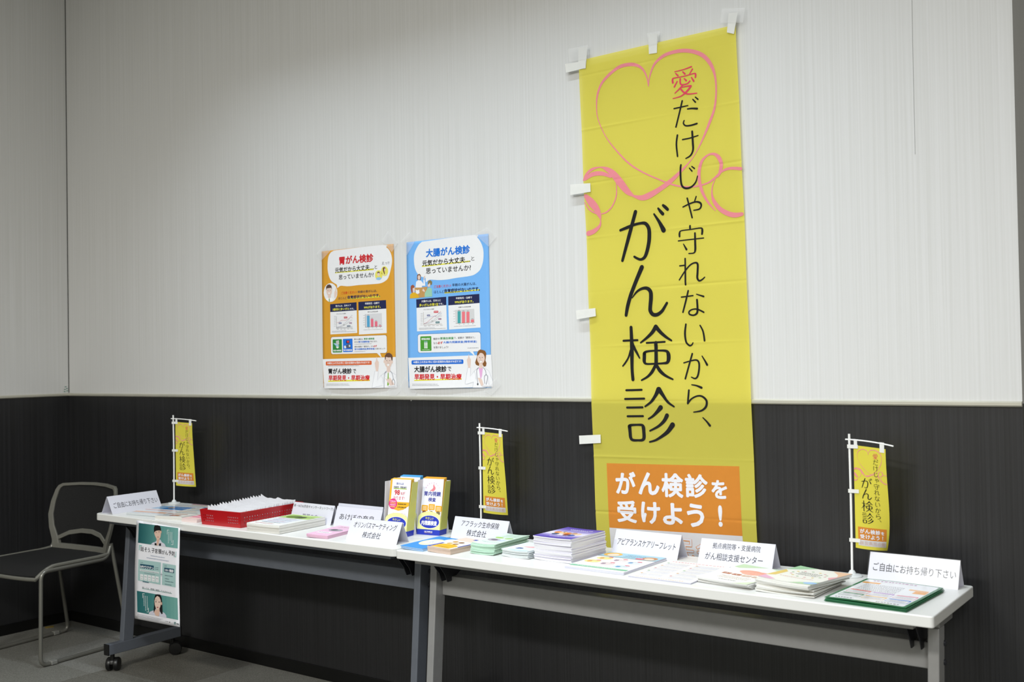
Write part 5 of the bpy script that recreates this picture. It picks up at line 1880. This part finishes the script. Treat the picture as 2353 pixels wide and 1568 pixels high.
# ================================================================== cardboard leaflet holders
M_HY = mat('pale yellow card', 'eef0a0', 0.4, 0.4, var=0.01)
M_HYD = mat('yellow green card', 'cfcf6e', 0.4, 0.4, var=0.01)
M_HB = mat('royal blue card', '2438b0', 0.35, 0.45, var=0.01)
M_HW = mat('white card', 'ecebf2', 0.5, 0.3, var=0.01)


def holder(label, ox, oy, ang, leaf_labels, leaf_group, art, edge_col, nleaf=7, zlift=0.0):
    t = thing('leaflet_holder', label, 'leaflet holder', (ox, oy, TH + .0002), math.radians(ang), 'card leaflet holders')
    wd, dp, hs, fl_ = .100, .050, .200, .008
    lean = lambda z: .19 * z

    def slabf(pts, thk, name, m, bev=0):
        """pts: front outline (x, z) on the leaning front plane"""
        m_ = MB()
        m_.prism(pts, 0, thk, lambda a, b, c: (a, lean(b) + c, b))
        return m_.build(name, m, t)
    fr_ = [(0, .020), (wd, .020), (wd, .062)] + [(wd / 2 + wd / 2 * math.cos(math.pi * k / 12), .062 + .024 * math.sin(math.pi * k / 12)) for k in range(1, 12)] + [(0, .062)]
    slabf(fr_, .001, 'front_panel', M_HY)
    slabf([(0, 0), (wd, 0), (wd, .020), (0, .020)], .001, 'front_band', M_HB)
    for sx in (0, 1):
        x0 = wd if sx else 0.0
        sg = 1 if sx else -1

        def side(z0, z1, m, name, th_=.001):
            m_ = MB()
            ps = []
            for z in (z0, z1):
                fx = x0 + sg * (fl_ if sx else .016) * z / hs
                dpt = dp * (1 - .25 * z / hs)
                ps.append((fx, lean(z), z, fx + (-sg * .012 if z > .1 else 0) * 0, lean(z) + dpt))
            (ax, ay, az, _, ay2), (bx, by, bz, _, by2) = ps
            m_.hexa([(ax, ay, az), (ax + sg * th_, ay, az), (ax + sg * th_, ay2, az), (ax, ay2, az), (bx, by, bz), (bx + sg * th_, by, bz), (bx + sg * th_, by2, bz), (bx, by2, bz)])
            m_.build(name, m, t)
        side(.020, hs, M_HYD if sx else M_HW, 'side_panel')
        side(0, .020, M_HB, 'side_band')
    m_ = MB()
    m_.hexa([(0, dp, 0), (wd, dp, 0), (wd, dp + .001, 0), (0, dp + .001, 0), (-.016, lean(hs) + dp * .75, hs), (wd + fl_, lean(hs) + dp * .75, hs), (wd + fl_, lean(hs) + dp * .75 + .001, hs), (-.016, lean(hs) + dp * .75 + .001, hs)])
    m_.build('back_panel', M_HW, t)
    MB().box(0, 0, 0, wd, dp, .001).build('base_panel', M_HB, t)
    m_ = MB()
    m_.prism([(dp + .001, .0), (dp + .030, 0), (dp * .75 + lean(.10) + .008, .105)], wd * .93, wd * .945, lambda a, b, c: (c, a, b))
    m_.build('easel_strut', M_HW, t)
    pr = Print(t, lambda u, v, h: (u, lean(.086 - v) - h, .086 - v), base=.0004, step=.00015)
    pr.ell(.052, .038, .0445, .0245, 'f4f4fb', 0, 28)
    pr.ell(.052, .038, .0430, .0230, '2a3cb8', 1, 28)
    pr.text('やさしい', .033, .020, .036, .0095, 'f2ee5a', .02, 0, 2)
    pr.text('内視鏡検査', .017, .033, .069, .018, 'fbfbff', .035, 0, 2)
    pr.text('OLYMPUS', .033, .0715, .036, .0055, 'fbfbff', .03, 0, 2)
    pr.rect(.033, .0785, .069, .0792, 'd8a040', 2)
    pr.build('badge', 'blue oval badge with white lettering')
    # the leaflets: each a thing of its own, leaning in the holder
    R = Matrix.Rotation(math.radians(ang), 3, 'Z')
    lw, lh_, lt = .092, .208, .0016
    for i in range(nleaf):
        front = i == 0
        o = MB()
        o.box(0, 0, 0, lw, lt, lh_)
        ob = o.build('leaflet', [ink('f6f6fa')] if front else [ink(edge_col)])
        d0 = R @ Vector((.004 + .0004 * (i % 3) - .001, .010 + .0038 * i, 0))
        ob.location = (ox + d0.x, oy + d0.y, TH + .0045 + .0004 * i)
        ob.rotation_euler = (-math.atan(.19) * (1 - .012 * i), 0, math.radians(ang))
        tag(ob, leaf_labels[0] if front else leaf_labels[1], 'leaflet', leaf_group)
        if front:
            art(Print(ob, lambda u, v, h: (u, -h, lh_ - v), base=.0003, step=.00012), lw, lh_)
    return t


def art_hA(p, w_, h_):
    p.rect(0, 0, .008, .098, 'f2b828', 0)
    p.rect(0, .085, w_, .098, 'f2b828', 0)
    p.poly([(0, .098), (w_, .098), (w_ * .75, .113), (w_ * .5, .118), (w_ * .25, .113)], 'f2b828', 0)
    p.text('胃がんは', .028, .012, .032, .009, '3d4ea8', .01, 0, 1)
    p.rect(.016, .034, .076, .037, 'b8d850', 0)
    p.text('早期発見・早期治療で', .016, .026, .060, .009, '44484c', .01, 0, 1)
    p.text('98', .022, .040, .024, .019, 'd8303a', .03, 0, 1)
    p.text('%が', .050, .046, .020, .012, 'e0606a', .01, 0, 1)
    p.text('治ります!', .018, .063, .052, .015, 'e0505c', .0, 0, 1)
    p.rr(.012, .082, .088, .082, .0001, 'f2b828', 0)
    p.ell(.0195, .093, .019, .020, 'e83a86', 2)
    for k in range(4):
        p.dashes(.007, .081 + .007 * k, .032, .0045, 'fbe6f0' if k % 2 == 0 else 'f4e070', 3, k)
    p.dashes(.042, .090, .080, .006, '5a4a20', 1, 2)
    p.dashes(.042, .102, .080, .006, '5a4a20', 1, 3)
    p.text('あなたにやさしい', .022, .126, .060, .006, 'd878b0', .0, 0, 1)
    p.text('胃がん検診', .004, .135, .084, .018, '3a3fa4', .02, 0, 1)
    p.ell(.022, .168, .009, .010, 'f2d8c8', 1)
    p.ell(.022, .163, .010, .007, '7a4638', 2)
    p.ell(.066, .172, .008, .009, 'f2d8c8', 1)
    p.ell(.066, .167, .009, .006, 'a8683c', 2)
    p.build('cover_print')


def art_hB(p, w_, h_):
    p.rect(0, 0, w_, .003, '58b0ea', 0)
    p.ell(.048, .030, .012, .010, 'e8b84a', 1)
    p.ell(.052, .028, .007, .008, '9a8878', 2)
    for k, ch in enumerate('あなたにやさしい'):
        an = math.radians(-150 + 17 * k)
        p.text(ch, .047 + .034 * math.cos(an), .048 + .034 * math.sin(an), .006, .006, 'e088b8', .0, 0, 1)
    p.text('大腸内視鏡', .010, .052, .072, .016, '3a3fa4', .02, 0, 1)
    p.text('検査', .030, .072, .034, .016, '3a3fa4', .02, 0, 1)
    p.build('cover_print')


def art_hC(p, w_, h_):
    p.rect(0, 0, w_, .002, 'f2b020', 0)
    for k, ch in enumerate('あなたにやさしい'):
        an = math.radians(-158 + 19 * k)
        p.text(ch, .043 + .032 * math.cos(an), .045 + .030 * math.sin(an), .0055, .0055, 'e088b8', .0, 0, 1)
    p.stroke([(.050, .024, .0012), (.050, .030, .003), (.053, .038, .0055), (.047, .045, .005), (.040, .046, .002), (.036, .048, .0015)], 'ee8a94', 1, 5)
    p.text('胃内視鏡', .010, .050, .074, .018, '3a3fa4', .02, 0, 1)
    p.text('検査', .030, .073, .034, .016, '3a3fa4', .02, 0, 1)
    for k in range(3):
        x0 = .003 + .031 * k
        y0 = .098 + (.0 if k == 1 else .005)
        p.rr(x0, y0, x0 + .028, y0 + .022, .003, 'f0b030', 1)
        p.poly([(x0 + .004, y0 + .021), (x0 + .010, y0 + .021), (x0 + .007, y0 + .027)], 'f0b030', 1)
        for q in range(3):
            p.dashes(x0 + .005, y0 + .005 + .005 * q, x0 + .023, .003, 'fbf0d8', 2, q + k)
        p.ell(x0 + .014, .136, .008, .010, 'f4dccc', 1)
        p.ell(x0 + .014, .131, .009, .007, ('8a4a38', '7a5a38', '8a7a5a')[k], 2)
        p.ell(x0 + .014, .152, .012, .008, ('e8e0f0', 'd8e8f0', 'f0e0e0')[k], 1)
    p.build('cover_print')


holder('pale yellow leaflet holder with red-print leaflets directly behind the two-line card', 2.597, -.292, 8, ('white leaflet with red ninety-eight percent print, foremost in the holder behind the two-line card', 'yellow-edged leaflet behind the ninety-eight percent one'),
       'leaflets in the ninety-eight percent holder', art_hA, 'f2c850')
holder('leaflet holder with blue-edged leaflets, rearmost, between two other yellow holders', 2.555, -.192, 8, ('white leaflet with blue top edge, foremost in the rearmost holder', 'blue-edged leaflet behind the foremost one in the rearmost holder'),
       'leaflets in the rearmost holder', art_hB, '58b0ea')
holder('pale yellow leaflet holder with full blue oval badge at the seam of the tables', 2.684, -.203, 8, ('white leaflet with stomach drawing, foremost in the holder at the table seam', 'orange-edged leaflet behind the stomach drawing one'),
       'leaflets in the holder at the table seam', art_hC, 'f2b840')
